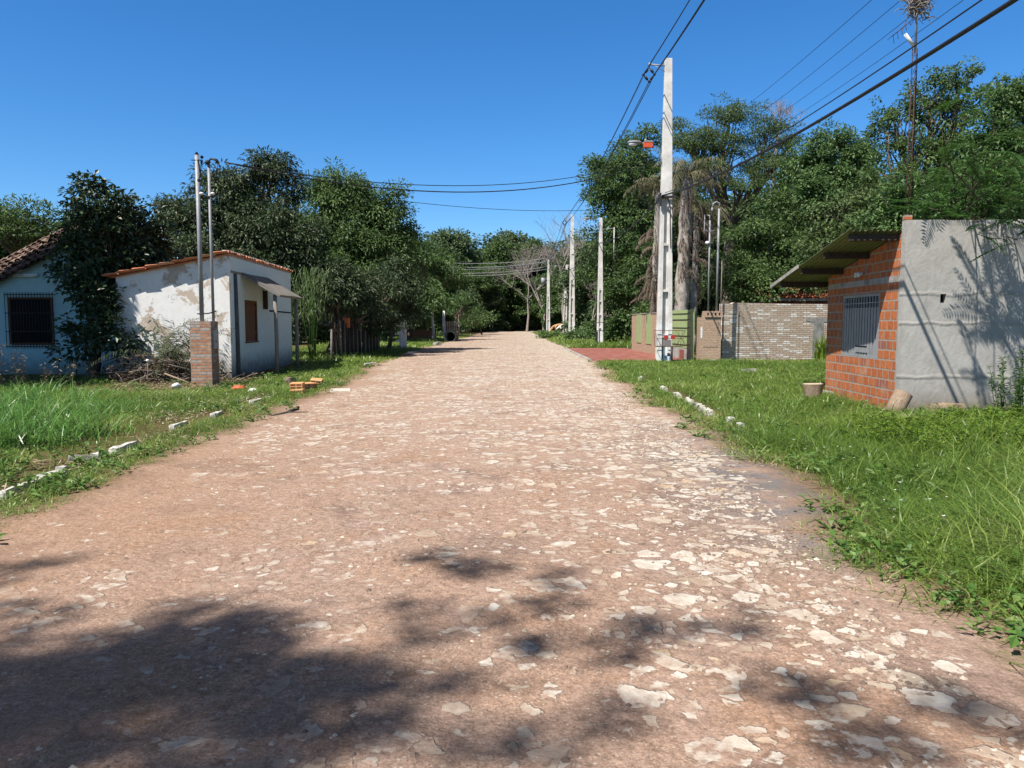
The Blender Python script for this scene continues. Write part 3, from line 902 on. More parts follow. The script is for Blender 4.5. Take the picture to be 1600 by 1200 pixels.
# ---------------------------------------------------------------- the brick hut on the right
def brick_hut():
    t = thing('brick_hut', 'orange hollow brick hut with one grey cement rendered wall and a green corrugated roof', 'hut', (6.74, 13.3, 0), R(-2.6))
    # rendered wall facing the viewer
    m = MB(); fwall(m, 4.3, -.15, lambda s: 3.31 + .02 * math.sin(s * 5), .16, [(.62, .72, 1.90, 2.05)], 'x', 0.0)
    m.build('rendered_wall', M_CEMENT, t)
    m = MB(); m.box((.67, .13, 1.975), (.13, .03, .19)); m.build('wall_hole', M_DARK, t)
    # brick wall with the window, facing the road
    roofz = lambda y: 3.14 - .168 * y
    L = 3.45
    m = MB(); fwall(m, L, -.15, lambda s: roofz(s + .16) , .15, [(.80, 2.58, .87, 2.11)], 'y', 0.012)
    # shift behind the rendered wall
    m.v = [(x, y + .163, z) for x, y, z in m.v]
    m.build('brick_wall', M_HOLLOW, t)
    m = MB(); m.b2((.16, L + .02, -.15), (4.3, L + .163, 2.5)); m.b2((4.15, .163, -.15), (4.3, L, 2.5)); m.build('back_wall', M_HOLLOW, t)
    m = MB(); m.b2((.004, .165, 2.27), (.16, L + .15, 2.385)); m.b2((.006, .165, -.15), (.05, .215, 2.26))
    m.build('lintel', M_CONC, t)
    # window
    y0, y1, z0, z1 = .80 + .163, 2.58 + .163, .87, 2.11
    wd = MB()
    for a, b in (((.02, y0 + .002, z0 + .002), (.07, y0 + .05, z1 - .002)), ((.02, y1 - .05, z0 + .002), (.07, y1 - .002, z1 - .002)), ((.022, y0 + .05, z0 + .002), (.07, y1 - .05, z0 + .05)), ((.022, y0 + .05, z1 - .05), (.07, y1 - .05, z1 - .002))):
        wd.b2(a, b)
    wn = wd.build('window', M_GREYM, t)
    sl = MB()
    n = 13
    for i in range(n):
        y = y0 + .05 + (y1 - y0 - .10) * (i + .5) / n
        sl.b2((.030, y - .043, z0 + .05), (.052, y + .043, z1 - .27))
        sl.b2((.026, y - .012, z1 - .27), (.05, y + .012, z1 - .05))
    for z in (z1 - .27, z1 - .17): sl.b2((.024, y0 + .05, z - .008), (.056, y1 - .05, z + .008))
    sl.build('slat_panel', M_GREYM, wn)
    h = MB(); h.b2((.016, y0 + .52, z0 + .11), (.0285, y0 + 1.08, z0 + .25)); h.build('hatch', M_GREYM, wn)
    h = MB(); h.b2((.012, y0 + .52, z0 + .215), (.0155, y0 + 1.08, z0 + .243)); h.build('slot', M_DARK, wn)
    g = MB(); g.b2((.12, y0 + .01, z0 + .01), (.135, y1 - .01, z1 - .01)); g.build('pane', M_DARK, wn)  # black sheet gives the shade behind the slats as colour
    # roof sheets, falling towards the far side
    sl = math.atan(.168)
    v = (0, math.cos(sl), -math.sin(sl))
    m = MB()
    corrugated(m, (-.90, .17, roofz(.17) + .045), (1, 0, 0), v, 5.2, 4.55, .105, .021)
    m.build('roof', M_GREENSHEET, t)
    for y in (.30, 1.52, 2.80, 4.05):
        m = MB(); m.box((1.0, y, roofz(y) - .045), (3.78 if y > 3.4 else 3.68, .075, .115), Matrix.Rotation(-sl, 3, 'X'))
        if y < 3.5: m.v = [(min(x, .008), yy, z) for x, yy, z in m.v]
        m.build('purlin', M_BEAM, t)
    m = MB(); a = Vector((-.925, 2.75, roofz(2.75) + .045)); b = Vector((-.925, 4.70, roofz(4.70) + .045))
    m.box((a + b) / 2, (.02, (b - a).length, .075), Matrix.Rotation(-sl, 3, 'X')); m.build('fascia_board', M_CONC, t)
    m = MB(); m.box((-.012, 2.05, 2.50), (.035, .09, .09)); m.build('junction_box', M_WHITEW, t)
    m = MB(); m.tube([(-.015, 1.72, 2.51), (-.07, 1.72, 2.50)], .03, 8); m.ell((-.09, 1.72, 2.49), (.04, .04, .05)); m.build('wall_lamp', M_WHITEW, t)
    m = MB(); m.box((.05, .08, 3.36), (.11, .12, .08)); m.build('loose_brick', M_HOLLOW, t)
    m = MB(); m.b2((-.45, 3.0, 0), (-.02, 3.75, .09)); m.build('doorstep', M_CONC, t)
    return t
brick_hut()

# ---------------------------------------------------------------- antenna mast on the hut
def antenna_mast():
    t = thing('antenna_mast', 'thin rusty lattice antenna mast rising behind the cement wall with a tangled nest on top', 'antenna mast', (7.13, 14.0, 0))
    m = MB()
    def leg(k, z):
        a = k * 2 * math.pi / 3 + .3; r = .074 - .0045 * z
        return Vector((r * math.cos(a), r * math.sin(a), z))
    for k in range(3): m.tube([leg(k, 2.6), leg(k, 6.40)], .0085, 6)
    z = 2.7; i = 0
    while z < 6.2:
        for k in range(3): m.tube([leg(k, z), leg((k + 1) % 3, z + .14)], .0035, 4, False)
        z += .14; i += 1
    m.build('lattice', M_RUST, t)
    m = MB(); m.tube([(0.0, 0, 6.32), (0.0, 0, 7.4)], .022, 8); m.build('top_tube', M_STEEL, t)
    m = MB(); m.tube([(-.02, 0, 6.42), (-.20, -.02, 6.63)], .030, 8); m.build('bracket', M_WHITEW, t)
    m = MB()
    m.tube([(-.42, 0, 6.60), (-.10, .0, 6.86)], .008, 5)
    for q in range(5):
        c = Vector((-.40 + .07 * q, 0, 6.615 + .057 * q)); m.tube([c + Vector((0, -.20, 0)), c + Vector((0, .20, 0))], .005, 4); m.tube([c, c + Vector((.02, 0, -.14 + .02 * q))], .005, 4)
    m.build('antenna', M_RUST, t)
    rnd = random.Random(3); m = MB()
    for _ in range(210):
        a = Vector((rnd.gauss(0, .07), rnd.gauss(0, .07), rnd.gauss(7.16, .13)))
        d = Vector((rnd.gauss(0, 1), rnd.gauss(0, 1), rnd.gauss(0, .9))).normalized() * rnd.uniform(.10, .30)
        m.tube([a, a + d * .6 + Vector((0, 0, .02)), a + d + Vector((0, 0, -.03))], [.010, .007, .004], 4, False)
    m.build('nest', M_GREYW, t)
antenna_mast()

# ---------------------------------------------------------------- the white shack on the left
def white_shack():
    t = thing('white_shack', 'small whitewashed shack with peeling front wall and a sloping tiled roof', 'shack', (-7.86, 21.5, 0), R(3.5))
    W, D = 3.06, 7.6
    slope = .205
    top = lambda x: 3.44 + slope * x          # x runs from -W to 0
    m = MB()
    m.prism([(-W, -.1), (0, -.1), (0, top(0)), (-W, top(-W))], 0, .15, 'y')
    m.build('front_wall', M_SHACK, t)
    m = MB(); fwall(m, D - .153, -.1, lambda s: top(0) , .15, [(1.45 - .153, 2.75 - .153, 1.0, 2.24)], 'y', 0)
    m.v = [(x - .15, y + .153, z) for x, y, z in m.v]
    m.build('side_wall', M_MINT, t)
    m = MB(); m.b2((-W, .153, -.1), (-W + .15, D - .15, top(-W))); m.prism([(-W, -.1), (-.153, -.1), (-.153, top(-.15)), (-W, top(-W))], D - .147, D, 'y'); m.build('back_wall', M_MINT, t)
    # tiles: rows along the depth, courses running up from the low left side
    m = MB(); up = Vector((1, 0, slope)).normalized()
    col = tile_roof(m, (-W - .22, -.20, top(-W) - .045 + .03), (0, 1, 0), up, int((D + .35) / .21), 9, .21, .375, .098, 4)
    m.mat = 0
    k = len(m.f)
    m.b2((-W - .1, -.13, -.02), (.04, D + .1, .0))
    m.v[-8:] = [(x, y, top(x) + z + .012) for x, y, z in m.v[-8:]]
    ro = m.build('roof', M_TILE_ORANGE, t, fix=False); add_rnd(ro, col)
    m = MB()
    for i in range(int(D / .21)):      # row of tile ends along the top of the side wall
        c = .02 + i * .21
        m.smooth = True; m.tube([(-.16, c, top(0) + .05), (.03, c, top(0) + .045)], .085, 8)
    m.smooth = False
    m.build('roof_edge', M_CONC, t)
    # shuttered window in the side wall
    y0, y1, z0, z1 = 1.45, 2.75, 1.0, 2.24
    f = MB()
    f.b2((-.10, y0 + .002, z0 + .002), (.02, y0 + .06, z1 - .002)); f.b2((-.10, y1 - .06, z0 + .002), (.02, y1 - .002, z1 - .002))
    f.b2((-.10, y0 + .06, z1 - .07), (.018, y1 - .06, z1 - .002)); f.b2((-.10, y0 - .03, z0 - .045), (.045, y1 + .03, z0 - .002))
    wn = f.build('window', M_SHUTTER, t)
    for k in range(2):
        s = MB(); a = y0 + .06 + k * (y1 - y0 - .12) / 2; b = a + (y1 - y0 - .12) / 2 - .006
        for q in range(4):
            c = a + (b - a) * q / 4
            s.b2((-.075, c + .003, z0 + .01), (-.04 - .004 * (q % 2), c + (b - a) / 4 - .003, z1 - .075))
        for z in (z0 + .2, z1 - .28): s.b2((-.0395, a + .01, z), (-.018, b - .01, z + .10))
        s.build('shutter', M_SHUTTER, wn)
    # awning of old sheet metal on timber posts
    m = MB(); u = Vector((0, 1, 0)); v = Vector((1.10, 0, -.64)).normalized()
    corrugated(m, (.005, 1.15, 3.03), u, v, 3.15, 1.27, .09, .013, bow=.012)
    aw = m.build('awning', M_ZINC, t)
    m = MB(); m.box((.55, 1.14, 2.665), (1.27, .05, .05), Matrix.Rotation(math.atan2(.64, 1.10), 3, 'Y')); m.box((.55, 4.28, 2.665), (1.27, .05, .05), Matrix.Rotation(math.atan2(.64, 1.10), 3, 'Y')); m.b2((1.0, 1.2, 2.34), (1.05, 4.25, 2.41)); m.build('batten', M_GREYW, aw)
    for y in (1.32, 4.12):
        m = MB(); m.tube([(.93, y, -.1), (.94, y + .01, 1.2), (.92, y, 2.40)], [.062, .058, .056], 9); m.build('post', M_GREYW, t)
    m = MB(); m.box((.07, 3.6, 2.30), (.12, .14, .60)); m.build('bracket', M_BEAM, t)
    m = MB(); m.tube([(.02, 4.3, 1.96), (.02, 7.5, 1.94)], .022, 6); m.build('dark_line', M_DARK, t)  # thin black tube along the far half of the side wall
    m = MB(); m.tube([(.02, .52, -.1), (.025, .5, 1.5), (.015, .48, 2.95)], [.085, .075, .07], 8); m.build('downpipe', plain('mouldy pipe', (.085, .088, .095), .85, 0, .4, 5, .2), t)
    m = MB(); m.b2((.002, .15, 2.96), (.03, 1.1, 3.02)); m.build('ledge', M_GREYW, t)
white_shack()

# ---------------------------------------------------------------- pale blue house at the far left
def blue_house():
    t = thing('blue_house', 'pale blue house in tree shade with barred window and weathered tile roof', 'house', (-14.7, 23.0, 0), 0)
    top = lambda x: 3.02 + .50 * x
    m = MB()
    m.prism([(-5, -.1), (-5, 1.2), (-3.2, top(-3.2)), (2.25, top(2.25)), (4.6, 3.0), (4.6, -.1), (1.66, -.1), (1.66, .72), (1.62, .72), (1.62, -.1)], 0, .2, 'y')
    m.build('wall', M_BLUE, t)
    # roof plane over the gable: rises to the right and to the back
    m = MB(); u = Vector((1, 0, .50)).normalized(); back = Vector((0, 1, .62)); back = (back - u * back.dot(u)).normalized()
    col = tile_roof(m, (-4.2, -.30, top(-4.2) - .10), u, back, 30, 8, .215, .37, .10, 8, .02)
    rf = m.build('roof', M_TILE_OLD, t, fix=False); add_rnd(rf, col)
    m = MB(); col = tile_roof(m, (2.2, -.28, top(2.25) - .02), Vector((1, 0, -.55)), Vector((-.1, 1, .62)), 8, 5, .215, .37, .10, 9, .02)
    rf = m.build('roof', M_TILE_OLD, t, fix=False); add_rnd(rf, col)
    k0 = -.65          # window and lamp sit left of the gable's middle
    f = MB()
    f.b2((k0 + .34, -.03, .92), (k0 + .40, -.004, 2.32)); f.b2((k0 + 1.62, -.03, .92), (k0 + 1.68, -.004, 2.32)); f.b2((k0 + .40, -.03, 2.26), (k0 + 1.62, -.004, 2.32)); f.b2((k0 + .40, -.04, .90), (k0 + 1.62, -.004, .97))
    wn = f.build('window', M_SHUTTER, t)
    g = MB(); g.b2((k0 + .40, -.012, .97), (k0 + 1.62, -.004, 2.26)); g.build('pane', M_DARK, wn)
    g = MB()
    for i in range(17):
        x = k0 + .30 + 1.42 * i / 16
        g.tube([(x, -.10, .80), (x, -.10, 2.47)], .009, 5)
    for z in (.86, 1.3, 1.85, 2.40): g.b2((k0 + .28, -.112, z - .012), (k0 + 1.74, -.088, z + .012))
    g.build('grille', M_DARKM, wn)
    m = MB(); m.b2((k0 + .36, -.09, 2.93), (k0 + 1.30, -.002, 3.01)); m.tube([(k0 + .38, -.11, 2.93), (k0 + 1.28, -.11, 2.93)], .022, 8); m.build('tube_lamp', M_WHITEW, t)
blue_house()

# ---------------------------------------------------------------- meter pillars and service pipes
def left_pillar():
    t = thing('meter_pillar', 'square red brick meter pillar with two tall steel pipes before the white shack', 'meter pillar', (-7.62, 19.05, 0), R(1.5))
    m = MB(); m.b2((-.26, -.25, -.1), (.26, .25, 1.60)); m.build('brick_body', M_PILLAR, t, .012)
    m = MB(); m.b2((.262, -.16, .92), (.29, .18, 1.38)); bx = m.build('meter_box', M_GREYM, t)
    m = MB(); m.tube([(.29, -.02, 1.10), (.30, -.02, 1.10)], .022, 8); m.build('knob', M_DARK, bx)
    m = MB(); m.tube([(-.05, .02, 1.55), (-.05, .02, 5.64)], .052, 12); p = m.build('pipe', M_STEEL, t)
    m = MB(); m.tube([(-.05, .02, 5.63), (-.05, .02, 5.70)], [.056, .02], 10); m.tube([(-.17, -.02, 5.50), (.10, -.02, 5.50)], .012, 6)
    m.ell((.09, -.03, 5.57), (.04, .04, .04)); m.ell((.08, -.03, 5.46), (.03, .03, .05)); m.tube([(.0, -.04, 5.48), (.03, -.05, 5.30), (.05, -.05, 5.18)], .014, 5)
    m.build('insulator', M_DARK, p)
    m = MB(); m.tube([(.22, .05, 1.55), (.22, .05, 5.42)], .036, 12); p = m.build('pipe', M_STEEL, t)
    m = MB(); dz = -.13; m.tube([(.17, .05, 5.5), (.17, .05, 5.60), (.22, .05, 5.68), (.34, .05, 5.65), (.40, .05, 5.58)], .026, 8); m.ell((.16, .0, 5.58), (.06, .06, .06))
    m.tube([(.10, .0, 5.58), (0, 0, 5.5), (-.02, 0, 5.3), (-.06, 0, 5.17)], .010, 5); m.ell((-.07, 0, 5.15), (.04, .04, .045)); m.tube([(.42, .05, 5.58), (.37, .0, 5.42), (.38, .0, 5.22)], .010, 5)
    m.tube([(.02, 0, 4.78), (.30, 0, 4.75)], .018, 6)
    m.v = [(x + .05, y, z - .13) for x, y, z in m.v]
    m.build('weather_head', M_CABLE, p)
    for ix in (.05, .32):
        m = MB(); m.ell((ix, -.02, 4.70), (.055, .055, .035)); m.build('insulator', M_WHITEW, p)
    m = MB(); m.tube([(-.14, -.03, 1.78), (.14, -.05, 1.79), (.32, -.02, 1.85)], .016, 6); m.build('clamp', M_DARKM, t)
left_pillar()

def right_pillar():
    t = thing('meter_pillar', 'pale brick meter pillar with capped top and two thin pipes beside the green gate', 'meter pillar', (7.88, 30.75, 0), R(-2))
    m = MB(); m.b2((-.44, -.28, -.1), (.40, .28, 1.78)); m.build('brick_body', M_FACED, t)
    m = MB(); m.b2((-.25, -.33, 1.783), (.46, .32, 1.86)); m.b2((-.23, -.30, 1.96), (.45, .30, 2.03))
    for i in range(5): m.b2((-.24 + i * .15, -.32, 1.861), (-.16 + i * .15, .31, 1.959))
    m.build('brick_cap', M_FACED, t)
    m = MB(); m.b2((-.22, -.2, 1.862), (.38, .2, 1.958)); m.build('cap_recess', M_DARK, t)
    m = MB(); m.b2((-.30, -.297, .62), (.28, -.283, 1.60)); m.b2((-.25, -.306, 1.28), (-.19, -.298, 1.42)); m.build('meter_panel', M_FACED, t)
    m = MB(); m.b2((-.40, -.295, .95), (-.33, -.281, 1.40)); m.build('notice_plate', M_WHITEW, t)
    m = MB(); m.tube([(-.06, 0, 2.03), (-.06, 0, 5.60)], .034, 10); p = m.build('pipe', M_STEEL, t)
    m = MB(); m.tube([(-.06, 0, 5.58), (-.08, 0, 5.80), (-.27, 0, 5.82), (-.28, 0, 5.2), (-.10, 0, 5.16)], .026, 8); m.tube([(-.10, 0, 5.16), (.10, -.02, 5.2)], .02, 6); m.build('weather_head', M_STEEL, p)
    m = MB(); m.ell((-.15, -.04, 4.72), (.09, .07, .07)); m.build('porcelain_knob', M_WHITEW, p)
    m = MB(); m.tube([(.27, 0, 2.03), (.29, 0, 6.05)], .045, 10); p = m.build('pipe', M_STEEL, t)
    m = MB(); m.tube([(.29, 0, 6.03), (.30, 0, 6.27), (.17, 0, 6.32), (.06, 0, 6.25), (.03, 0, 6.08)], .030, 8); m.ell((.02, 0, 6.02), (.05, .05, .09)); m.build('weather_head', M_STEEL, p)
    m = MB(); m.tube([(.45, .05, 1.9), (.46, .06, 4.05)], .018, 6); m.build('rod', M_GREYW, t)
right_pillar()

# ---------------------------------------------------------------- old brick wall, green gate and wall on the right
def brick_garden_wall():
    a = Vector((8.62, 31.55, 0)); b = Vector((16.5, 34.4, 0)); d = b - a
    t = thing('garden_wall', 'weathered rough brick garden wall between the gate and the brick hut', 'wall', a, math.atan2(d.y, d.x))
    L = d.length
    m = MB(); m.b2((0, 0, -.1), (L, .24, 1.92)); m.build('brickwork', M_RUSTIC, t)
    m = MB(); top = []
    m.prism([(0, 1.923), (L, 1.923), (L, 2.36), (L * .7, 2.38), (L * .4, 2.37), (.6, 2.40), (.4, 2.34), (0, 2.34)], .012, .23, 'y'); m.build('upper_courses', M_RUSTIC, t)
    m = MB(); m.prism([(4.55, .1), (5.1, .1), (5.15, 1.6), (6.2, 1.64), (6.2, 1.8), (4.2, 1.77), (4.2, 1.66), (4.62, 1.6)], -.014, 0, 'y'); m.build('cement_patch', M_CONC, t)
brick_garden_wall()

def gate():
    a = Vector((7.28, 30.95, 0)); b = Vector((6.86, 36.2, 0)); d = b - a; L = d.length
    t = thing('driveway_gate', 'olive green sheet metal gate with thin black bars behind the tall pole', 'gate', a, math.atan2(d.y, d.x))
    # local x runs away from the viewer; -y is the hidden side, +y faces the road
    m = MB(); m.b2((.25, -.03, .52), (3.9, .02, 2.10)); m.prism([(3.9, .52), (5.1, .56), (5.1, 1.97), (3.9, 1.98)], -.03, .02, 'y'); m.build('panel', M_GATE, t)
    for z in (.66, 1.02, 1.36, 1.70, 1.95):
        m = MB(); m.b2((.3, .022, z - .012), (2.8, .045, z + .012)); m.build('bar', M_DARKM, t)
    m = MB(); m.b2((.0, -.05, -.1), (.22, .05, 2.12)); m.build('post', M_GATE, t)
    m = MB(); m.b2((.25, -.02, .0), (3.6, .016, .50)); m.build('lower_panel', M_CONC, t)
    m = MB(); m.b2((1.1, .017, .06), (1.7, .03, .44)); m.build('lower_patch', plain('dull red board', (.22, .07, .055), .8), t)
    m = MB(); m.b2((3.62, -.06, -.1), (5.1, .015, .51)); m.build('brick_base', M_FACED, t)
gate()

def panel_wall():
    a = Vector((6.84, 36.3, 0)); b = Vector((6.72, 43.2, 0)); d = b - a
    t = thing('boundary_wall', 'pale brick boundary wall with upright green panels beside the red driveway', 'wall', a, math.atan2(d.y, d.x))
    L = d.length
    m = MB(); m.b2((0, -.2, -.1), (L, .0, 2.02)); m.build('brickwork', M_FACED, t)
    for x in (1.3, 4.0):
        m = MB(); m.b2((x, .002, .52), (x + 1.3, .03, 2.0)); m.build('panel', M_GATE, t)
    m = MB(); m.b2((0.02, -.21, 2.022), (L - .02, .03, 2.06)); m.build('coping', M_CONC, t)
panel_wall()

def red_drive():
    m = MB(); z = .075
    m.poly([(3.25, 45.9, z), (3.25, 30.9, z - .02), (7.1, 30.9, z), (6.75, 45.9, z)])
    m.poly([(3.25, 30.9, z - .02), (3.25, 30.9, -.1), (7.1, 30.9, -.1), (7.1, 30.9, z)])
    tag(m.build('driveway', M_REDFLOOR, None), 'red painted paved driveway in front of the green gate', kind='structure')
    m = MB(); m.box((3.16, 38.4, .02), (.16, 14.9, .16)); o = m.build('kerb', M_CONC, None, .02)
    tag(o, 'long grey concrete kerb along the red driveway edge', 'kerb')
red_drive()

def red_roof_house():
    t = thing('tiled_house', 'low house with a red tile roof half hidden behind the rough brick wall', 'house', (13.6, 40.5, 0), R(8))
    m = MB(); m.b2((.6, .4, -.1), (9, 5, 2.72)); m.build('wall', plain('dark red wall paint', (.17, .050, .040), .8, 0, .25), t)
    for x in (1.9, 4.3):
        m = MB(); m.b2((x, .36, -.1), (x + .22, .398, 2.70)); m.build('pilaster', plain('dull pink plaster', (.34, .20, .16), .85), t)
    m = MB(); m.box((4.5, -.12, 2.80), (9.4, .06, .14)); m.build('fascia_board', M_CONC, t)
    m = MB(); col = tile_roof(m, (-.35, -.20, 2.83), (1, 0, 0), Vector((.12, 1, .26)), 44, 8, .215, .37, .10, 12)
    rf = m.build('roof', M_TILE_RED, t, fix=False); add_rnd(rf, col)
red_roof_house()
# ---------------------------------------------------------------- concrete utility poles
def hexa(mb, z0, z1, a, b):
    """tapered block: a, b = (x0, x1, y0, y1) at z0 and z1"""
    k = len(mb.v)
    for z, r in ((z0, a), (z1, b)):
        mb.v += [(r[0], r[2], z), (r[1], r[2], z), (r[1], r[3], z), (r[0], r[3], z)]
    for q in [(3,2,1,0),(4,5,6,7),(0,1,5,4),(1,2,6,5),(2,3,7,6),(3,0,4,7)]: mb.face([k + i for i in q])

def utility_pole(label, loc, H, wb, wt, zs, zp, rungs, lean=(0, 0), rz=0.0, blue=True):
    t = thing('utility_pole', label, 'utility pole', loc, rz, 'concrete utility poles along the right side of the road')
    wd = lambda z: wb + (wt - wb) * z / H
    dp = lambda z: (.36 + (.20 - .36) * z / H) * (wb / .56)
    def seg(mb, z0, z1, x0, x1, y0, y1):         # fractions of the half width and half depth
        f = lambda z: (x0 * wd(z) / 2 + lean[0] * z, x1 * wd(z) / 2 + lean[0] * z, y0 * dp(z) / 2 + lean[1] * z, y1 * dp(z) / 2 + lean[1] * z)
        hexa(mb, z0, z1, f(z0), f(z1))
    up = MB(); lo = MB(); bl = MB()
    for mb, a, b in ((lo, -.1, zp), (up, zp, zs)):
        seg(mb, a, b, -1, -.42, -1, 1); seg(mb, a, b, .42, 1, -1, 1)
    seg(lo, -.1, zp, -.419, .419, -.12, .3)
    seg(up, zp, zs, -.419, .419, -.12, .3)
    for z in rungs:
        mb = lo if z < zp else up
        seg(mb, z, z + .10, -.417, .417, -.9, -.121); seg(mb, z, z + .10, -.417, .417, .301, .9)
    seg(up, zs, H, -1, 1, -1, 1)
    if blue:
        seg(bl, -.1, .72, -.41, -.12, -.30, -.125); seg(bl, -.1, .34, .60, 1.004, -1.03, -1.002); seg(bl, -.1, .30, .05, .41, -.24, -.125)
        bl.build('blue_paint', M_BLUEP, t)
    up.build('shaft', M_POLE, t, .008); lo.build('painted_base', M_WHITEW, t, .008)
    return t

def lamp_arm(t, z, reach, rise, box_red=True, s=1.0):
    m = MB(); m.tube([(-.12, -.10, z), (-.18, -.10, z + .25), (-.30, -.10, z + .55 * rise + .25), (-.55, -.10, z + rise * .9), (-reach + .30, -.10, z + rise)], .024 * s, 8)
    m.box((-.14, -.06, z + .02), (.06, .10, .30))
    a = m.build('lamp_arm', M_STEEL, t)
    zc = z + rise
    m = MB(); m.ell((-reach, -.10, zc + .02), (.34 * s, .17 * s, .085 * s), 16, 8); m.build('lamp_head', M_STEEL, a)
    m = MB(); m.ell((-reach - .06, -.10, zc - .05), (.21 * s, .13 * s, .09 * s), 14, 7); m.build('lamp_glass', M_GLASSY, a)
    if box_red:
        m = MB(); m.b2((-reach + .34, -.18, zc - .17), (-reach + .68, -.02, zc + .0)); m.build('ballast_box', plain('orange red plastic', (.55, .085, .030), .5, 0, .1), a)
        m = MB(); m.b2((-reach + .36, -.18, zc + .022), (-reach + .70, -.02, zc + .075)); m.ell((-reach + .42, -.10, zc + .10), (.05, .05, .06)); m.build('photo_cell', M_STEEL, a)
    return a

t_ = NT('lamp glass'); M_GLASSY = t_.done(t_.bsdf((.55, .57, .58), .15, spec=.6))

P1 = (5.93, 30.0, 0)
p1 = utility_pole('tall concrete utility pole with whitewashed foot and street lamp beside the green gate', P1, 11.54, .60, .26, 6.35, 1.55, (1.0, 2.75, 4.52))
lamp_arm(p1, 7.2, 1.26, 1.2, s=.85)
def mv_head(t, z, s=1.0):
    m = MB(); m.tube([(.05, 0, z), (-.72 * s, 0, z + .06)], .028, 6); m.tube([(-.10, 0, z - .22), (-.55 * s, 0, z + .03)], .014, 5); m.ell((-.70 * s, 0, z + .06), (.06, .06, .07)); m.build('cross_arm', M_STEEL, t)
    m = MB(); c = Vector((-.72 * s, 0, z - .32))
    q = [c + Vector((0, 0, .26)), c + Vector((-.22, 0, 0)), c + Vector((0, 0, -.26)), c + Vector((.20, 0, 0))]
    for i in range(4):
        a, b = q[i], q[(i + 1) % 4]
        m.tube([a, a + (b - a) * .25, a + (b - a) * .3, a + (b - a) * .7, a + (b - a) * .75, b], [.018, .018, .05, .05, .018, .018], 7)
    m.tube([q[0], q[0] + Vector((0, 0, .14))], .014, 5)
    for p in q[1:]: m.ell(p, (.05, .06, .05))
    m.build('spacer_insulator', M_DARKM, t)
mv_head(p1, 11.28)
m = MB(); m.b2((-.34, -.26, 6.30), (.34, -.205, 6.40)); m.b2((-.30, -.30, 6.0), (-.24, -.2, 6.5)); m.tube([(-.22, -.30, 6.42), (.02, -.33, 6.30), (.10, -.30, 5.9), (.12, -.26, 5.3), (.16, -.24, 4.4)], .022, 6); m.build('cable_bracket', M_DARKM, p1)

P2 = (6.05, 53, 0)
p2 = utility_pole('slim concrete lamp pole standing at the far end of the red driveway', P2, 8.7, .44, .20, 3.9, 1.5, (1.2, 2.1, 3.0, 3.8), blue=False)
lamp_arm(p2, 8.0, .98, .62, False, .8)
m = MB(); m.tube([(.95, .3, 5.9), (.95, .3, 8.1)], .035, 6); m.tube([(0, .16, 8.0), (.95, .3, 8.02)], .02, 6); m.build('side_rod', M_POLE, p2)
P3 = (5.66, 73, 0)
p3 = utility_pole('tall concrete pole just left of the slim lamp pole, its foot in weeds', P3, 11.7, .62, .26, 5.6, 1.7, (.9, 2.4, 3.9, 5.2), blue=False)
mv_head(p3, 11.28)
P4 = (6.75, 99, 0)
p4 = utility_pole('leaning concrete pole far down the road behind the grazing cows', P4, 9.0, .56, .26, 4.5, 1.6, (1.2, 2.6, 4.0), lean=(.028, 0), blue=False)
lamp_arm(p4, 8.3, 1.1, .5, False, .9)
P5 = (5.4, 115, 0)
p5 = utility_pole('farthest pole with a grey transformer hung on its left side', P5, 11.0, .60, .28, 5.5, 1.9, (2.0, 3.6, 5.0), blue=False)
m = MB(); m.cyl((-.75, 0, 7.3), (-.75, 0, 8.3), .34, n=14); m.cyl((-.75, 0, 8.3), (-.75, 0, 8.36), .37, n=14); m.b2((-.42, -.06, 7.5), (-.16, .06, 7.6)); m.b2((-.42, -.06, 8.0), (-.16, .06, 8.1))
m.build('transformer', M_STEEL, p5)

# ---------------------------------------------------------------- overhead cables
def sagline(a, b, sag, n=28):
    a = Vector(a); b = Vector(b)
    return [a.lerp(b, i / n) - Vector((0, 0, 4 * sag * (i / n) * (1 - i / n))) for i in range(n + 1)]
def cable(label, pts, r, group=None, name='overhead_cable', mat=None):
    m = MB(); m.tube(pts, r, 6); o = m.build(name, mat or M_CABLE, None, fix=False)
    return tag(o, label, 'cable', group)
BACK = -14.0
M_LITWIRE = plain('sunlit far wire', (.50, .50, .49), .5, 0, .1)  # pale grey puts the sunlit look of the far wires into their colour
g1 = 'medium voltage wires over the right side of the road'
for i, (dx, dz, lab) in enumerate(((-.94, -.32, 'left wire of the high spaced trio hung from the tall pole'), (-.52, -.32, 'right wire of the high spaced trio hung from the tall pole'),
                                   (-.72, -.58, 'lowest wire of the high spaced trio hung from the tall pole'), (-.72, .06, 'thin bearer wire above the high spaced trio on the tall pole'))):
    z = 11.28 + dz; x = P1[0] + dx
    pts = sagline((x, P1[1], z), (x - .25, BACK, z), .75, 30)[::-1] + sagline((x, P1[1], z), (P3[0] + dx, P3[1], z), .55, 24)[1:] + sagline((P3[0] + dx, P3[1], z), (P5[0] + dx * .6, P5[1], z - .9), .5, 16)[1:]
    cable(lab, pts, .016 if i < 3 else .007, g1)
cable('thick twisted black cable bundle sloping down from upper right to the tall pole', sagline((P1[0] - .18, P1[1] - .28, 6.4), (4.75, BACK, 5.75), 1.16, 40), .031)
cable('thinner black cable just above the thick cable bundle', sagline((P1[0] - .10, P1[1] - .28, 6.5), (4.72, BACK, 6.05), 1.10, 40), .011)
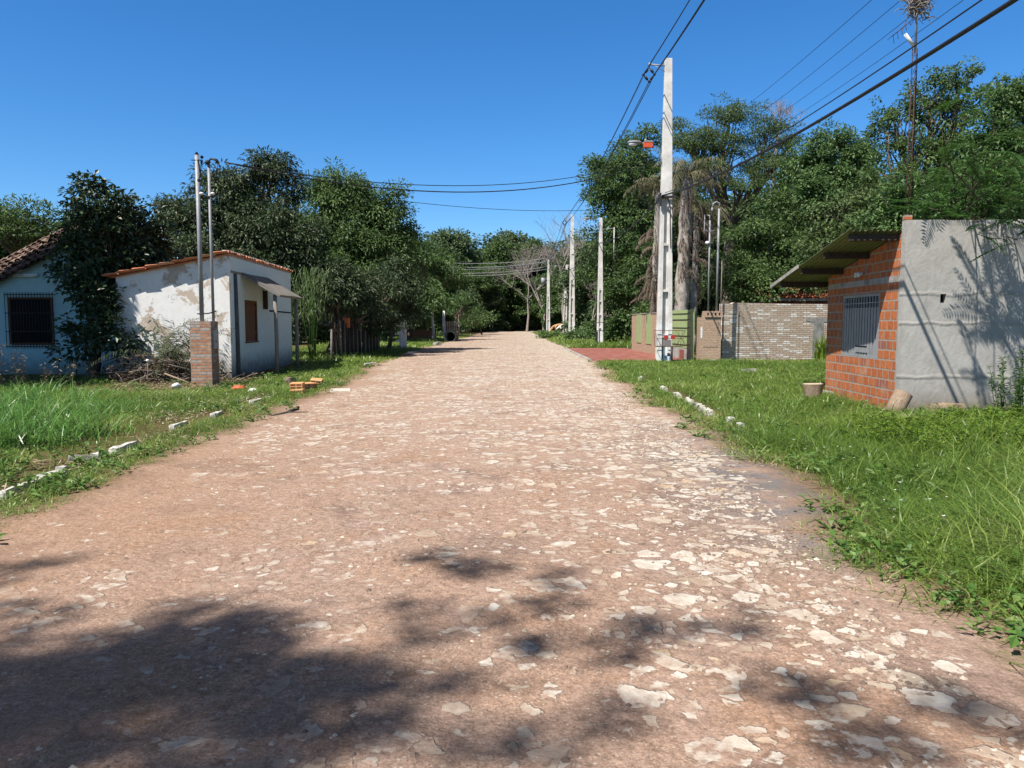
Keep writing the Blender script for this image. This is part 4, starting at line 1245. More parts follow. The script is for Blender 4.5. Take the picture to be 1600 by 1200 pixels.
cable('black cable bundle running on from the tall pole to the farther poles', sagline((P1[0] - .18, P1[1] - .28, 6.4), (P2[0] - .15, P2[1], 7.0), .45, 20) + sagline((P2[0] - .15, P2[1], 7.0), (P3[0] - .2, P3[1], 6.6), .3, 12)[1:] + sagline((P3[0] - .2, P3[1], 6.6), (P4[0], P4[1] - .3, 7.0), .3, 12)[1:], .03)
g2 = 'thin parallel wires crossing the sky at upper right'
for (u0, v0, u1, v1, lab) in ((1100, 212, 1440, -70, 'leftmost of the four thin wires slanting across the upper right sky'), (1130, 215, 1480, -62, 'second from left of the four thin wires in the upper right sky'),
                              (1160, 214, 1530, -60, 'third from left of the four thin wires in the upper right sky'), (1165, 226, 1560, -40, 'rightmost of the four thin wires, passing behind the antenna mast')):
    cable(lab, sagline(at(u0, v0, 52), at(u1, v1, 16.5), .25, 20), .008, g2)
g3 = 'service lines crossing the road to the left pillar'
pa = (-7.0, 19.05, 5.46)
cable('lower service cable crossing the sky from the left steel pipe to the tall pole', sagline(pa, (P1[0] - .3, P1[1] - .2, 7.75), .95, 36), .016, g3)
cable('upper service cable crossing the sky from the left steel pipe to the tall pole', sagline(pa, (P1[0] - .3, P1[1] - .2, 7.85), .80, 36), .011, g3)
cable('thin line crossing the sky below the two service cables', sagline(at(590, 309, 46), at(1010, 322, 62), .55, 24), .016)
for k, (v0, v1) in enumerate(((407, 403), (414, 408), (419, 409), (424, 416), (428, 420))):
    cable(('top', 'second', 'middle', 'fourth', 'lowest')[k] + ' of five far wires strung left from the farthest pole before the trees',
          sagline(at(645, v0, 84), at(857, v1, 114.8), .55, 18), .030, 'far wires crossing in front of the end trees', mat=M_LITWIRE)

# ---------------------------------------------------------------- litter baskets
def basket1():
    t = thing('litter_basket', 'wire litter basket with red reflectors wired to the foot of the tall pole', 'litter basket', (6.0, 29.55, 0))
    m = MB(); x0, x1, z0, z1 = -.52, .60, .66, 1.27
    for y in (-.22, .18):
        m.tube([(x0 + .06, y, z0), (x1 - .08, y, z0), (x1, y, z1), (x0, y, z1), (x0 + .06, y, z0)], .012, 5)
        for i in range(1, 9): m.tube([(x0 + .06 + .98 * i / 9, y, z0), (x0 + 1.12 * i / 9, y, z1)], .003, 4)
    for (x, z) in ((x0, z1), (x1, z1), (x0 + .06, z0), (x1 - .08, z0)): m.tube([(x, -.22, z), (x, .18, z)], .012, 5)
    m.tube([(x0 + .04, -.23, .96), (x1 - .04, -.23, .97)], .010, 5); m.tube([(x1 - .35, -.23, z0), (x1, -.23, z1)], .009, 5); m.tube([(x1, -.23, z0 + .1), (x1 - .35, -.23, z1)], .009, 5)
    m.build('wire_frame', M_RUST, t)
    mr = plain('red reflector', (.36, .035, .030), .35, 0, .1)
    for x in (-.13, .13):
        m = MB(); m.cyl((x, -.26, 1.02), (x, -.235, 1.02), .085, n=16); m.build('reflector', mr, t)
    m = MB(); m.b2((-.25, -.245, .68), (.06, -.225, .92)); m.build('plate', M_ZINC, t)
    m = MB(); m.tube([(.10, -.20, -.05), (.10, -.20, .66)], .045, 8); m.ell((-.02, -.22, .36), (.06, .03, .07)); m.build('stand', M_DARKM, t)
basket1()
def basket2():
    t = thing('litter_basket', 'small black litter basket on a post before the slim lamp pole', 'litter basket', (5.55, 50.5, 0))
    m = MB(); m.b2((-.08, -.08, -.1), (.08, .08, 1.0)); m.build('post', M_DARKM, t)
    m = MB()
    for y in (-.3, .3): m.tube([(-.05, y, 1.05), (.45, y, 1.05), (.5, y, 1.6), (-.15, y, 1.6), (-.05, y, 1.05)], .03, 5)
    for x, z in ((-.05, 1.05), (.45, 1.05), (.5, 1.6), (-.15, 1.6)): m.tube([(x, -.3, z), (x, .3, z)], .03, 5)
    m.build('wire_frame', M_DARKM, t)
basket2()

# ---------------------------------------------------------------- kerbs, bricks and odds and ends by the road
def rough_block(name, label, cat, c, size, rz, mat, group=None, jit=.12, seed=0, tilt=(0, 0)):
    """a worn block: subdivided box with its corners knocked about"""
    import bmesh
    rnd = random.Random(seed)
    me = bpy.data.meshes.new(name); bm = bmesh.new(); bmesh.ops.create_cube(bm, size=1)
    bmesh.ops.subdivide_edges(bm, edges=bm.edges, cuts=3, use_grid_fill=True)
    off = Vector((seed * 3.7, seed * 1.3, 0))
    for v in bm.verts:
        p = v.co.copy(); p.x *= size[0]; p.y *= size[1]; p.z *= size[2]
        r = v.co.length
        k = 1 - max(0, r - .72) * .30
        n = mnoise.noise_vector(p * (2.2 / max(min(size), .05) * .35) + off)
        v.co = p * k + n * min(size) * jit
    bm.to_mesh(me); bm.free()
    me.polygons.foreach_set('use_smooth', [False] * len(me.polygons))
    me.materials.append(mat)
    o = bpy.data.objects.new(name, me); COL.objects.link(o)
    o.location = c; o.rotation_euler = (tilt[0], tilt[1], rz)
    return tag(o, label, cat, group)

M_KERB = plain('worn white kerb paint', (.52, .51, .48), .9, 0, .2, 9, .4, .2, (.40, .35, .29))
gl = 'broken white painted kerb pieces on the left verge'
KLAB = ['longest white kerb piece at the left edge of the photo', 'white kerb piece lying end to end with the longest one', 'small white kerb stub beyond the long pieces', 'short white kerb stub touching the pale concrete slab',
        'white kerb piece just beyond the pale concrete slab', 'white kerb piece alone in the debris before the meter pillar', 'tiny kerb chip in the grass past the debris strip', 'thin white kerb piece beside the orange bricks',
        'ragged white kerb piece in the grass before the shaded fence', 'farthest white kerb piece on the left at the tree shadow']
for i, ((u0, v0), (u1, v1)) in enumerate(KL):
    a = gr(u0, v0); b = gr(u1, v1); d = b - a
    rough_block('kerb', KLAB[i], 'kerb', (a + b) / 2 + Vector((0, 0, -.005)), (d.length, .085, .11), math.atan2(d.y, d.x), M_KERB, gl, .30, i + 1, (R(6 * math.sin(i)), R(2)))
gg = 'white kerb stones sunk in the right hand lawn'
KRL = ['farthest stone of the white kerb row in the lawn', 'second stone of the white kerb row counted from the gate', 'third stone of the white kerb row counted from the gate', 'fourth stone of the white kerb row counted from the gate', 'nearest stone of the white kerb row in the lawn', 'white kerb stub alone just nearer than the kerb row', 'small white chip nearest after the kerb row', 'white block in the lawn beyond the kerb row']
for i, ((u0, v0), (u1, v1)) in enumerate(KR):
    a = gr(u0, v0); b = gr(u1, v1); d = b - a
    rough_block('kerb', KRL[i], 'kerb', (a + b) / 2 + Vector((0, 0, .035)), (min(max(d.length, .12), .45) if i < 5 else .11, .09, .13 if i < 8 else .16), math.atan2(d.y, d.x), M_KERB, gg, .34, 30 + i, (R(5 * math.sin(i * 2)), 0))

rough_block('concrete_slab', 'pale broken concrete slab lying on the bare left strip', 'slab', gr(133, 721) + Vector((0, 0, .04)), (.32, .34, .06), .5, M_CONC, None, .14, 5, (R(-8), R(6)))
rough_block('flagstone', 'cracked pale flagstone at the left road edge by the blue strip', 'stone', gr(532, 613) + Vector((0, 0, .03)), (.44, .60, .07), .2, plain('pale limestone', (.50, .46, .40), .9, 0, .2), None, .2, 6)
rough_block('stone', 'round brown stone in the grass behind the orange bricks', 'stone', gr(456, 602) + Vector((0, 0, .08)), (.26, .24, .22), .3, plain('brown stone', (.20, .145, .115), .9, 0, .25), None, .35, 7)
rough_block('stone', 'whitish stone on the left verge before the culvert pipe', 'stone', gr(683, 541) + Vector((0, 0, .12)), (.55, .4, .34), .3, M_CONC, None, .3, 8)
rough_block('stone', 'pale concrete lump lying on the lawn before the rough brick wall', 'stone', gr(1170, 585) + Vector((0, 0, .08)), (.42, .2, .16), -.4, M_CONC, None, .3, 9)
rough_block('stone', 'flat whitish stone at the foot of the gate meter pillar', 'stone', (8.0, 30.1, .06), (.55, .3, .13), .1, M_CONC, None, .3, 10)
rough_block('wood_block', 'rough flat log lying at the foot of the cement wall', 'log', (7.35, 12.95, .10), (.62, .17, .18), .05, M_LOG, None, .2, 11)

def hollow_bricks():
    mat = brickmat('new hollow brick clay', (.60, .30, .135), (.64, .34, .16), (.6, .3, .14), 5, 5, .001, .002, (.58, .42, .27), .25, .003)
    spots = [((463, 619), .02, .0, 'lowest orange hollow brick at the front of the little brick heap'), ((463, 617), .03, .125, 'orange hollow brick lying on the front brick of the heap'),
             ((478, 612), 1.15, .06, 'orange hollow brick slanting across the middle of the heap'), ((493, 605), .10, .055, 'orange hollow brick at the back of the heap by the road')]
    for k, ((u, v), rz, dz, lab) in enumerate(spots):
        m = MB(); L, H, D = .27, .12, .25
        if k == 2: L, D = .50, .20
        for z in (-H / 2, 0, H / 2): m.b2((-L / 2, -D / 2, z - .008), (L / 2, D / 2, z + .008))
        for x in (-D / 2 + .008, 0, D / 2 - .008):
            x = x * L / D
            for z in (-H / 4, H / 4): m.b2((x - .008, -D / 2 + .001, z - H / 4 + .008), (x + .008, D / 2 - .001, z + H / 4 - .008))
        m.b2((-L / 2 + .01, -D / 2 + .05, -H / 2 + .01), (L / 2 - .01, D / 2 - .05, H / 2 - .01))
        o = m.build('hollow_brick', mat, None, fix=False)
        o.location = gr(u, v) + Vector((0, .1, .065 + dz)); o.rotation_euler = (R(3 * k), R(-4 + 3 * k), rz)
        tag(o, lab, 'brick', 'heap of orange hollow bricks on the left verge')
hollow_bricks()

m = MB(); m.box((0, 0, .012), (.33, .03, .012)); o = m.build('plastic_strip', plain('blue plastic', (.03, .10, .42), .4, 0, .1), None); o.location = gr(514.5, 622.5) + Vector((0, 0, .02)); o.rotation_euler = (0, 0, -.05)
tag(o, 'short bright blue plastic strip on the left edge of the road', 'plastic strip')
m = MB(); a = [gr(u, v) + Vector((0, 0, z)) for u, v, z in ((398, 660, .03), (425, 656, .05), (448, 651, .05), (466, 645, .09))]
m.tube(a, [.012, .03, .04, .03], 7); m.tube([a[2], gr(478, 650) + Vector((0, 0, .05)), gr(489, 648) + Vector((0, 0, .04))], [.035, .025, .012], 6); m.tube([a[1], gr(410, 662) + Vector((0, 0, .03))], [.02, .008], 5)
tag(m.build('dead_branch', plain('charred wood', (.055, .045, .040), .9, 0, .4), None), 'dark dead branch lying on the left grass edge', 'branch')

def litter(name, label, c, size, mat, seed):
    m = MB(); m.ell((0, 0, 0), size, 10, 6, .55, seed); o = m.build(name, mat, None); o.location = c; o.rotation_euler = (.1, .05, seed)
    return tag(o, label, 'litter')
M_BAG = plain('white plastic bag', (.74, .74, .76), .45, 0, .08)
litter('plastic_bag', 'crumpled white plastic bag in the grass left of the meter pillar', gr(276, 609) + Vector((0, 0, .10)), (.17, .09, .06), M_BAG, 2)
litter('plastic_wrapper', 'crumpled orange red wrapper in the grass right of the meter pillar', gr(373, 611) + Vector((0, 0, .06)), (.16, .10, .07), plain('orange plastic', (.55, .11, .05), .5), 3)
litter('paper_scrap', 'white paper scrap beside the orange red wrapper', gr(394, 615) + Vector((0, 0, .05)), (.13, .09, .06), M_BAG, 4)
litter('bottle_cap', 'tiny red plastic scrap on the bare right road edge', gr(1500, 1003) + Vector((0, 0, .03)), (.022, .018, .014), plain('red plastic', (.6, .05, .03), .4), 5)
# ---------------------------------------------------------------- logs by the hut
def stump(label, c, r0, r1, h, tilt, seed):
    t = thing('log_stump', label, 'log stump', c, 0); t.rotation_euler = tilt
    rnd = random.Random(seed); m = MB(); n = 18; m.smooth = True
    ring = [1 + rnd.uniform(-.07, .07) for _ in range(n)]
    zs = [-.05, h * .3, h * .7, h]
    for i, z in enumerate(zs):
        r = r0 + (r1 - r0) * max(z, 0) / h
        for k in range(n):
            a = 2 * math.pi * k / n; rr = r * ring[k] * (1 + rnd.uniform(-.015, .015)); m.v.append((rr * math.cos(a), rr * math.sin(a), z + (rnd.uniform(-.006, .006) if i == 3 else 0)))
    for i in range(3):
        for k in range(n): m.face([i*n + k, i*n + (k+1) % n, (i+1)*n + (k+1) % n, (i+1)*n + k])
    m.smooth = False; m.face([k for k in reversed(range(n))])
    m.build('bark', M_LOG, t)
    c_ = MB(); c_.poly([((r1 - .008) * ring[k] * math.cos(2 * math.pi * k / n), (r1 - .008) * ring[k] * math.sin(2 * math.pi * k / n), h + .004) for k in range(n)])
    c_.poly([(r1 * 1.0 * ring[k] * math.cos(2 * math.pi * k / n), r1 * ring[k] * math.sin(2 * math.pi * k / n), h - .004) for k in range(n)])
    c_.build('cut_face', M_CUT, t)
stump('upright log stump with a pale sawn top standing left of the hut', (6.02, 15.3, 0), .15, .20, .34, (0, R(-2), 0), 1)
stump('tilted log stump leaning against the corner of the brick wall', (6.50, 13.0, .05), .14, .15, .36, (R(-12), R(32), 0), 2)

# ---------------------------------------------------------------- far left yard fence, posts and culvert
def stick_fence():
    a = Vector((-7.35, 31.2, 0)); b = Vector((-6.9, 40, 0)); d = b - a; L = d.length
    t = thing('stick_fence', 'dark fence of upright grey sticks in deep tree shade', 'fence', a, math.atan2(d.y, d.x))
    rnd = random.Random(4)
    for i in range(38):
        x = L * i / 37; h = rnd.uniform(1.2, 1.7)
        m = MB(); m.tube([(x, rnd.uniform(-.03, .03), -.1), (x + rnd.uniform(-.05, .05), rnd.uniform(-.05, .05), h)], [.055, .04], 6); m.build('stick', M_BEAM if i % 3 else M_GREYW, t)  # most sticks in darker timber, the deep shade put into their colour
    for z in (.5, 1.25):
        m = MB(); m.tube([(0, .07, z), (L, .07, z)], .025, 5); m.build('rail', M_GREYW, t)
stick_fence()
m = MB(); m.b2((-.13, -.1, 0), (.13, .1, .24)); m.b2((.02, -.1, -.2), (.13, .1, -.004)); o = m.build('clay_block', plain('orange clay', (.60, .16, .055), .8), None, .01); o.location = (-7.22, 33.6, 1.55)
tag(o, 'bright orange clay block hung on the stick fence', 'clay block')
def white_gatepost(label, c, h, r, lean):
    m = MB(); m.tube([(0, 0, -.1), (lean[0] * .3 + .05, 0, h * .3), (lean[0] * .6 - .03, 0, h * .62), (lean[0], 0, h)], [r, r * .9, r * 1.05, r * .8], 9)
    o = m.build('gate_post', M_WHITEW, None); o.location = c
    return tag(o, label, 'post')
white_gatepost('crooked white tree trunk post left of the straight white post', (-6.75, 66, 0), 3.1, .13, (-.1, 0))
white_gatepost('straight white square looking post nearest the picket fence', (-6.35, 72, 0), 2.7, .12, (0, 0))
def picket_fence():
    t = thing('picket_fence', 'grey concrete picket fence beyond the white posts', 'fence', (-7.35, 82, 0), R(12))
    for i in range(8):
        m = MB(); m.b2((.24 * i - .07, -.05, -.1), (.24 * i + .07, .05, 1.75)); m.build('picket', M_CONC, t)
    m = MB(); m.b2((-.07, .051, .45), (1.75, .09, .6)); m.build('rail', M_CONC, t)
    m = MB(); m.b2((.30, .095, .5), (.62, .12, 1.7)); m.build('board', plain('faded red board', (.28, .13, .11), .8), t)
picket_fence()
def culvert():
    t = thing('culvert_pipe', 'dark round concrete culvert pipe lying at the left road edge', 'culvert pipe', (-5.15, 64, .42))
    m = MB(); n = 24; m.smooth = True
    for y, r in ((0, .40), (0, .52), (1.0, .52), (1.0, .40)):
        for k in range(n): m.v.append((r * math.cos(2 * math.pi * k / n), y, r * math.sin(2 * math.pi * k / n)))
    for i in range(4):
        for k in range(n):
            j = (i + 1) % 4; m.face([i*n + k, i*n + (k+1) % n, j*n + (k+1) % n, j*n + k])
    m.smooth = False; m.build('pipe_ring', plain('mossy concrete', (.16, .17, .12), .95, 0, .3), t)
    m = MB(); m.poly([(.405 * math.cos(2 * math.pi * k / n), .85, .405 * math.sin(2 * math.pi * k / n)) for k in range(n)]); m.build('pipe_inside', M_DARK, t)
    t.rotation_euler = (0, 0, -.15)
culvert()
def white_yard_gate():
    t = thing('yard_gate', 'white metal yard gate half hidden by leaves before the white posts', 'gate', (-6.35, 44, 0), R(78))
    m = MB(); m.b2((0, -.03, .15), (.9, .03, 1.72)); m.build('panel', M_WHITEW, t)
    m = MB(); m.b2((-.12, -.06, -.1), (-.004, .06, 1.95)); m.build('post', M_WHITEW, t)
    for z in (.5, .9, 1.3):
        m = MB(); m.b2((-.9, -.02, z), (-.124, .02, z + .12)); m.build('rail', M_WHITEW, t)
white_yard_gate()
m = MB(); m.tube([(0, 0, -.1), (0, 0, 2.9)], .03, 6); m.b2((-.04, -.03, 2.7), (.5, .0, 2.95)); o = m.build('street_sign', M_WHITEW, None); o.location = (-6.0, 88, 0)
tag(o, 'little white sign plate on a thin post beyond the picket fence', 'sign')
m = MB(); m.b2((-9.2, 70, -.1), (-6.9, 70.3, .95)); o = m.build('low_brick_wall', M_HOLLOW, None); tag(o, 'low reddish brick wall between the two white posts', 'wall')

# ---------------------------------------------------------------- two cows grazing behind the poles
def cow(label, loc, rz, mat_fn, s=1.0):
    t = thing('cow', label, 'cow', loc, rz, 'cows grazing at the right roadside')
    V = []; E = []; Rr = []
    def add(p, r, par=None):
        V.append(p); Rr.append(r)
        if par is not None: E.append((par, len(V) - 1))
        return len(V) - 1
    pel = add((-.62, 0, 1.08), (.25, .27)); b1 = add((-.25, 0, 1.04), (.29, .33), pel); b2 = add((.20, 0, 1.02), (.29, .34), b1); sh = add((.58, 0, 1.06), (.23, .30), b2)
    n1 = add((.88, 0, .92), (.15, .19), sh); n2 = add((1.12, 0, .66), (.12, .14), n1); h1 = add((1.26, 0, .44), (.12, .12), n2); h2 = add((1.32, 0, .26), (.09, .085), h1); add((1.35, 0, .12), (.075, .07), h2)
    for y in (-.15, .15):
        k = add((-.70, y, .78), (.14, .11), pel); a = add((-.60, y, .56), (.085, .07), k); hk = add((-.76, y, .38), (.055, .05), a); f = add((-.72, y, .08), (.045, .045), hk); add((-.69, y, -.01), (.06, .05), f)
        k = add((.55, y, .72), (.11, .10), sh); a = add((.56, y, .42), (.062, .058), k); f = add((.57, y, .08), (.045, .045), a); add((.59, y, -.01), (.06, .05), f)
    tl = add((-.88, 0, 1.10), (.04, .04), pel); t2 = add((-.95, 0, .75), (.025, .025), tl); add((-.94, 0, .45), (.045, .04), t2)
    for y in (-1, 1): add((1.16, .22 * y, .56), (.035, .07), n2)
    me = bpy.data.meshes.new('body'); me.from_pydata(V, E, []); o = bpy.data.objects.new('body', me); COL.objects.link(o); o.parent = t
    KIDS.setdefault(t.name, []).append(o)
    me.materials.append(mat_fn)
    sk = o.modifiers.new('skin', 'SKIN'); sk.use_smooth_shade = True
    for i, r in enumerate(Rr):
        me.skin_vertices[0].data[i].radius = r; me.skin_vertices[0].data[i].use_root = (i == 0)
    ss = o.modifiers.new('subdiv', 'SUBSURF'); ss.levels = 1; ss.render_levels = 2
    for y in (-1, 1):
        m = MB(); m.tube([(1.19, .10 * y, .56), (1.20, .20 * y, .62), (1.24, .23 * y, .70)], [.028, .020, .006], 6); m.build('horn', M_CUT, t)
    t.scale = (s, s, s)
    return t
tt = NT('tan hide'); M_TAN = tt.done(tt.bsdf(tt.ramp(tt.noise(2.5, 4), [(.3, (.36, .19, .085)), (.7, (.48, .28, .14))]), .8))
tt = NT('pied hide'); M_PIED = tt.done(tt.bsdf(tt.ramp(tt.noise(1.7, 2, .4, tt.vmath('ADD', tt.P(), (1.2, .3, .5)).outputs[0]), [(.49, (.022, .018, .016)), (.52, (.66, .64, .60))]), .8))
cow('tan cow grazing between the farthest pole and the leaning pole', (5.75, 93, .25), R(200), M_TAN, .95)
cow('black and white cow grazing with its head down beside the tan cow', (6.35, 91, .25), R(150), M_PIED, .95)
# ---------------------------------------------------------------- trees
M_BARK = plain('grey brown bark', (.115, .090, .068), .95, 0, .4, 5, .6, .1, (.20, .18, .155))
M_BARKPALE = plain('pale bark', (.34, .31, .275), .95, 0, .35, 4, .5, .1, (.17, .14, .115))
M_TWIG = plain('bare grey twig', (.27, .235, .215), .95, 0, .25, 5, .2, .1)
M_LDARK = leafmat('dark glossy leaf', (.012, .028, .012), (.022, .048, .019), (.058, .094, .042), .10, .45, .45)
M_LMANGO = leafmat('grey green drooping leaf', (.020, .038, .016), (.042, .070, .028), (.098, .130, .064), .14, .52, .35)
M_LMID = leafmat('mid green leaf', (.030, .066, .020), (.064, .118, .034), (.130, .200, .062), .25, .52, .33)
M_LLIGHT = leafmat('light green leaf', (.040, .088, .028), (.074, .142, .042), (.135, .210, .075), .28, .5, .35)
M_LFINE = leafmat('fine grey green leaf', (.040, .074, .022), (.078, .124, .040), (.135, .188, .075), .26, .55, .3)
M_LFEATHER = leafmat('feathery leaf', (.022, .064, .016), (.040, .105, .024), (.085, .170, .040), .3, .5, .3)
M_LHAZE = leafmat('hazed distant leaf', (.048, .080, .036), (.078, .122, .052), (.125, .175, .082), .22, .55, .25)  # aerial haze put into the leaf greens as a lighter tone
M_DEADFROND = leafmat('dead palm frond', (.050, .036, .028), (.100, .076, .060), (.175, .140, .112), .08, .85, .1)
M_PALEFROND = leafmat('pale drooping palm frond', (.050, .056, .030), (.092, .094, .052), (.165, .150, .092), .2, .6, .2)

STY = {   # leaf length, width, axis (outward, down, random), flat, leaves per clump, clump radius
    'mango': dict(L=.21, W=.075, out=.8, down=.55, rnd=.55, flat=.75, n=80, r=.46),
    'broad': dict(L=.16, W=.095, out=.7, down=.25, rnd=.8, flat=.7, n=70, r=.40),
    'fine': dict(L=.20, W=.07, out=.6, down=.05, rnd=.9, flat=.38, n=64, r=.62),
    'loose': dict(L=.19, W=.085, out=.7, down=.20, rnd=.8, flat=.55, n=66, r=.52),
    'far': dict(L=.42, W=.24, out=.6, down=.2, rnd=.8, flat=.6, n=70, r=.95),
}

def crown_leaves(rng, lobes, st, dens=1.0, scale=1.0, inner=.28, droop_noise=.3):
    """lobes: (cx, cy, cz, rx, ry, rz); returns V, F, rnd, clump centres"""
    s = STY[st]; VV = []; FF = []; AA = []; CC = []
    k = 0
    cl = s['r'] * scale
    for li, (cx, cy_, cz, rx, ry, rz) in enumerate(lobes):
        area = 4 * np.pi * ((rx * ry) ** 1.6 / 3 + (rx * rz) ** 1.6 / 3 + (ry * rz) ** 1.6 / 3) ** (1 / 1.6)
        nc = max(5, int(dens * 1.35 * area / (np.pi * cl * cl)))
        ni = int(nc * inner)
        d = rng.normal(size=(nc + ni, 3)); d /= np.linalg.norm(d, axis=1, keepdims=True)
        d[:, 2] = np.where(d[:, 2] < -.55, -d[:, 2] * .6, d[:, 2])
        rad = np.concatenate([rng.uniform(.74, 1.06, nc), rng.uniform(.15, .7, ni)])
        # uneven outline: bulges and bays
        ph = rng.uniform(0, 6.28, 6)
        bul = 1 + .13 * np.sin(3 * np.arctan2(d[:, 1], d[:, 0]) + ph[0]) + .11 * np.sin(4.3 * d[:, 2] + ph[1]) + .10 * np.sin(5 * np.arctan2(d[:, 2], d[:, 0]) + ph[2])
        c = np.array([cx, cy_, cz]) + d * np.array([rx, ry, rz]) * (rad * bul)[:, None]
        keep = c[:, 2] > .25
        c = c[keep]; d = d[keep]
        CC.append(c)
        cb = rng.beta(2, 2, len(c))                    # each clump its own shade of green
        cs = rng.uniform(.65, 1.25, len(c))
        m = np.maximum(8, (s['n'] * cs ** 2 * rng.uniform(.7, 1.2, len(c))).astype(int))
        idx = np.repeat(np.arange(len(c)), m); N = len(idx)
        off = rng.normal(size=(N, 3)); off *= (rng.random(N) ** .45 / np.maximum(np.linalg.norm(off, axis=1), 1e-6))[:, None]
        off *= cl * cs[idx][:, None]; off[:, 2] *= s['flat']
        p = c[idx] + off
        ol = off / np.maximum(np.linalg.norm(off, axis=1, keepdims=True), 1e-6)
        ax = ol * s['out'] + d[idx] * .35 + rng.normal(size=(N, 3)) * s['rnd'] * .5
        ax[:, 2] -= s['down'] * rng.uniform(.3, 1.5, N)
        nr = np.stack([rng.normal(0, .45, N), rng.normal(0, .45, N), np.ones(N)], 1) + d[idx] * .5
        V, F = scatter_quads(rng, p, ax, nr, s['L'] * scale * rng.uniform(.6, 1.3, N), s['W'] * scale * rng.uniform(.7, 1.25, N), .15)
        VV.append(V); FF.append(F + k); k += len(V)
        AA.append(np.clip(cb[idx] * .55 + .2 + rng.normal(0, .16, N), 0, 1))
    return np.concatenate(VV), np.concatenate(FF), np.concatenate(AA), np.concatenate(CC)

def limb(mb, a, b, r0, r1, rnd, bend=.12, n=5, sides=7):
    a = Vector(a); b = Vector(b); L = (b - a).length
    pts = []; rad = []
    o = Vector((rnd.uniform(-1, 1), rnd.uniform(-1, 1), rnd.uniform(-.2, .6))) * L * bend
    for i in range(n + 1):
        t = i / n
        p = a.lerp(b, t) + o * math.sin(math.pi * t) * (1 - .3 * t) + Vector((rnd.uniform(-1, 1), rnd.uniform(-1, 1), 0)) * L * .012 * (0 < i < n)
        pts.append(p); rad.append(r0 + (r1 - r0) * t)
    mb.tube(pts, rad, sides, False)
    return pts

def tree(name, label, base, lobes, st, mat, group=None, cat='tree', scale=1.0, dens=1.0, trunk_r=.2, fork=.35, bark=None, seed=1, inner=.28, twigs=40):
    """base (x, y); lobes in world metres"""
    rng = np.random.default_rng(seed); rnd = random.Random(seed)
    t = thing(name, label, cat, (base[0], base[1], 0), 0, group)
    loc = [(l[0] - base[0], l[1] - base[1], *l[2:]) for l in lobes]
    V, F, A, C = crown_leaves(rng, loc, st, dens, scale, inner)
    np_mesh('crown', V, F, mat, t, A)
    mb = MB()
    mean = Vector((np.mean([l[0] for l in loc]), np.mean([l[1] for l in loc]), np.mean([l[2] for l in loc])))
    fz = max(.5, (min(l[2] - l[5] * .4 for l in loc)) * .8 + .2)
    f = Vector((mean.x * fork, mean.y * fork, fz))
    limb(mb, (0, 0, -.15), f, trunk_r * 1.25, trunk_r * .85, rnd, .05, 5, 10)
    ends = []
    for l in loc:
        c = Vector(l[:3]); e = f.lerp(c, .92)
        pts = limb(mb, f, e, trunk_r * .55, trunk_r * .16, rnd, .12)
        ends.append((pts, c))
    k = 0
    for pts, c in ends:
        near = sorted(range(len(C)), key=lambda i: (Vector(C[i]) - c).length)
        for q in range(max(3, twigs // len(ends))):
            i = near[rnd.randrange(min(len(near), 70))]
            s = pts[rnd.randrange(2, len(pts))]
            limb(mb, s, C[i], trunk_r * .16, trunk_r * .03, rnd, .10, 3, 4)
    mb.build('trunk', bark or M_BARK, t, fix=False)
    return t

def L(u, v, Y, ru, rv, k=.9):
    """lobe seen at photo pixel (u, v), radii in photo pixels, standing at depth Y"""
    p = at(u, v, Y); a = ru / 1200 * Y; b = rv / 1200 * Y
    return (p.x, p.y, p.z, a, a * k, b)

# --- left side
tree('garden_tree', 'dark leafy tree between the pale blue house and the white shack', (-12.1, 21.9),
     [L(155, 345, 21.6, 50, 48), L(212, 362, 22.6, 52, 46), L(128, 400, 21.3, 28, 50), L(175, 425, 22.4, 66, 52), L(135, 478, 20.9, 40, 48), L(165, 535, 21.0, 50, 40), L(228, 392, 23.4, 34, 36), L(147, 300, 21.8, 20, 22)],
     'broad', M_LDARK, seed=2, trunk_r=.16, dens=1.05)
tree('mango_tree', 'dark mango tree with drooping leaves and a high knob of foliage behind the white shack', (-11.5, 33.5),
     [L(300, 365, 33, 58, 62), L(355, 318, 34, 52, 58), L(423, 290, 34, 42, 50), L(395, 352, 33.5, 66, 62), L(330, 425, 32.5, 80, 60), L(440, 400, 33, 60, 70), L(420, 258, 34, 26, 22), L(268, 330, 34, 26, 24)],
     'mango', M_LMANGO, seed=3, trunk_r=.35, scale=.95)
tree('mango_tree', 'big round dark tree in front of the far wood right of the white shack', (-8.8, 41.5),
     [L(530, 335, 41, 62, 56), L(588, 352, 41, 44, 46), L(500, 385, 40, 62, 62), L(575, 410, 40, 62, 62), L(540, 460, 39, 74, 56), L(622, 400, 41, 26, 26), L(540, 296, 41, 40, 20), L(604, 332, 41, 40, 36), L(498, 300, 41, 34, 22), L(634, 372, 42, 22, 18)],
     'mango', M_LMID, seed=4, trunk_r=.35, scale=1.05)
tree('mango_tree', 'lower dark tree shading the stick fence at the left roadside', (-8.2, 34.5),
     [L(500, 440, 33, 42, 56), L(480, 500, 32, 30, 46), L(560, 470, 34.5, 56, 40), L(612, 450, 38, 38, 46), L(600, 500, 38, 34, 32), L(528, 452, 33, 40, 34)],
     'mango', M_LMANGO, seed=5, trunk_r=.25, scale=.95)
tree('young_tree', 'slim tree with pale patches of leaves hanging over the white yard gate', (-6.9, 42.5),
     [L(632, 455, 41.5, 26, 30), L(600, 432, 41, 24, 22), L(645, 490, 42, 22, 24), L(612, 490, 41, 22, 20), L(652, 430, 43, 18, 18)],
     'mango', M_LMANGO, seed=6, trunk_r=.10, scale=1.25, dens=.75)
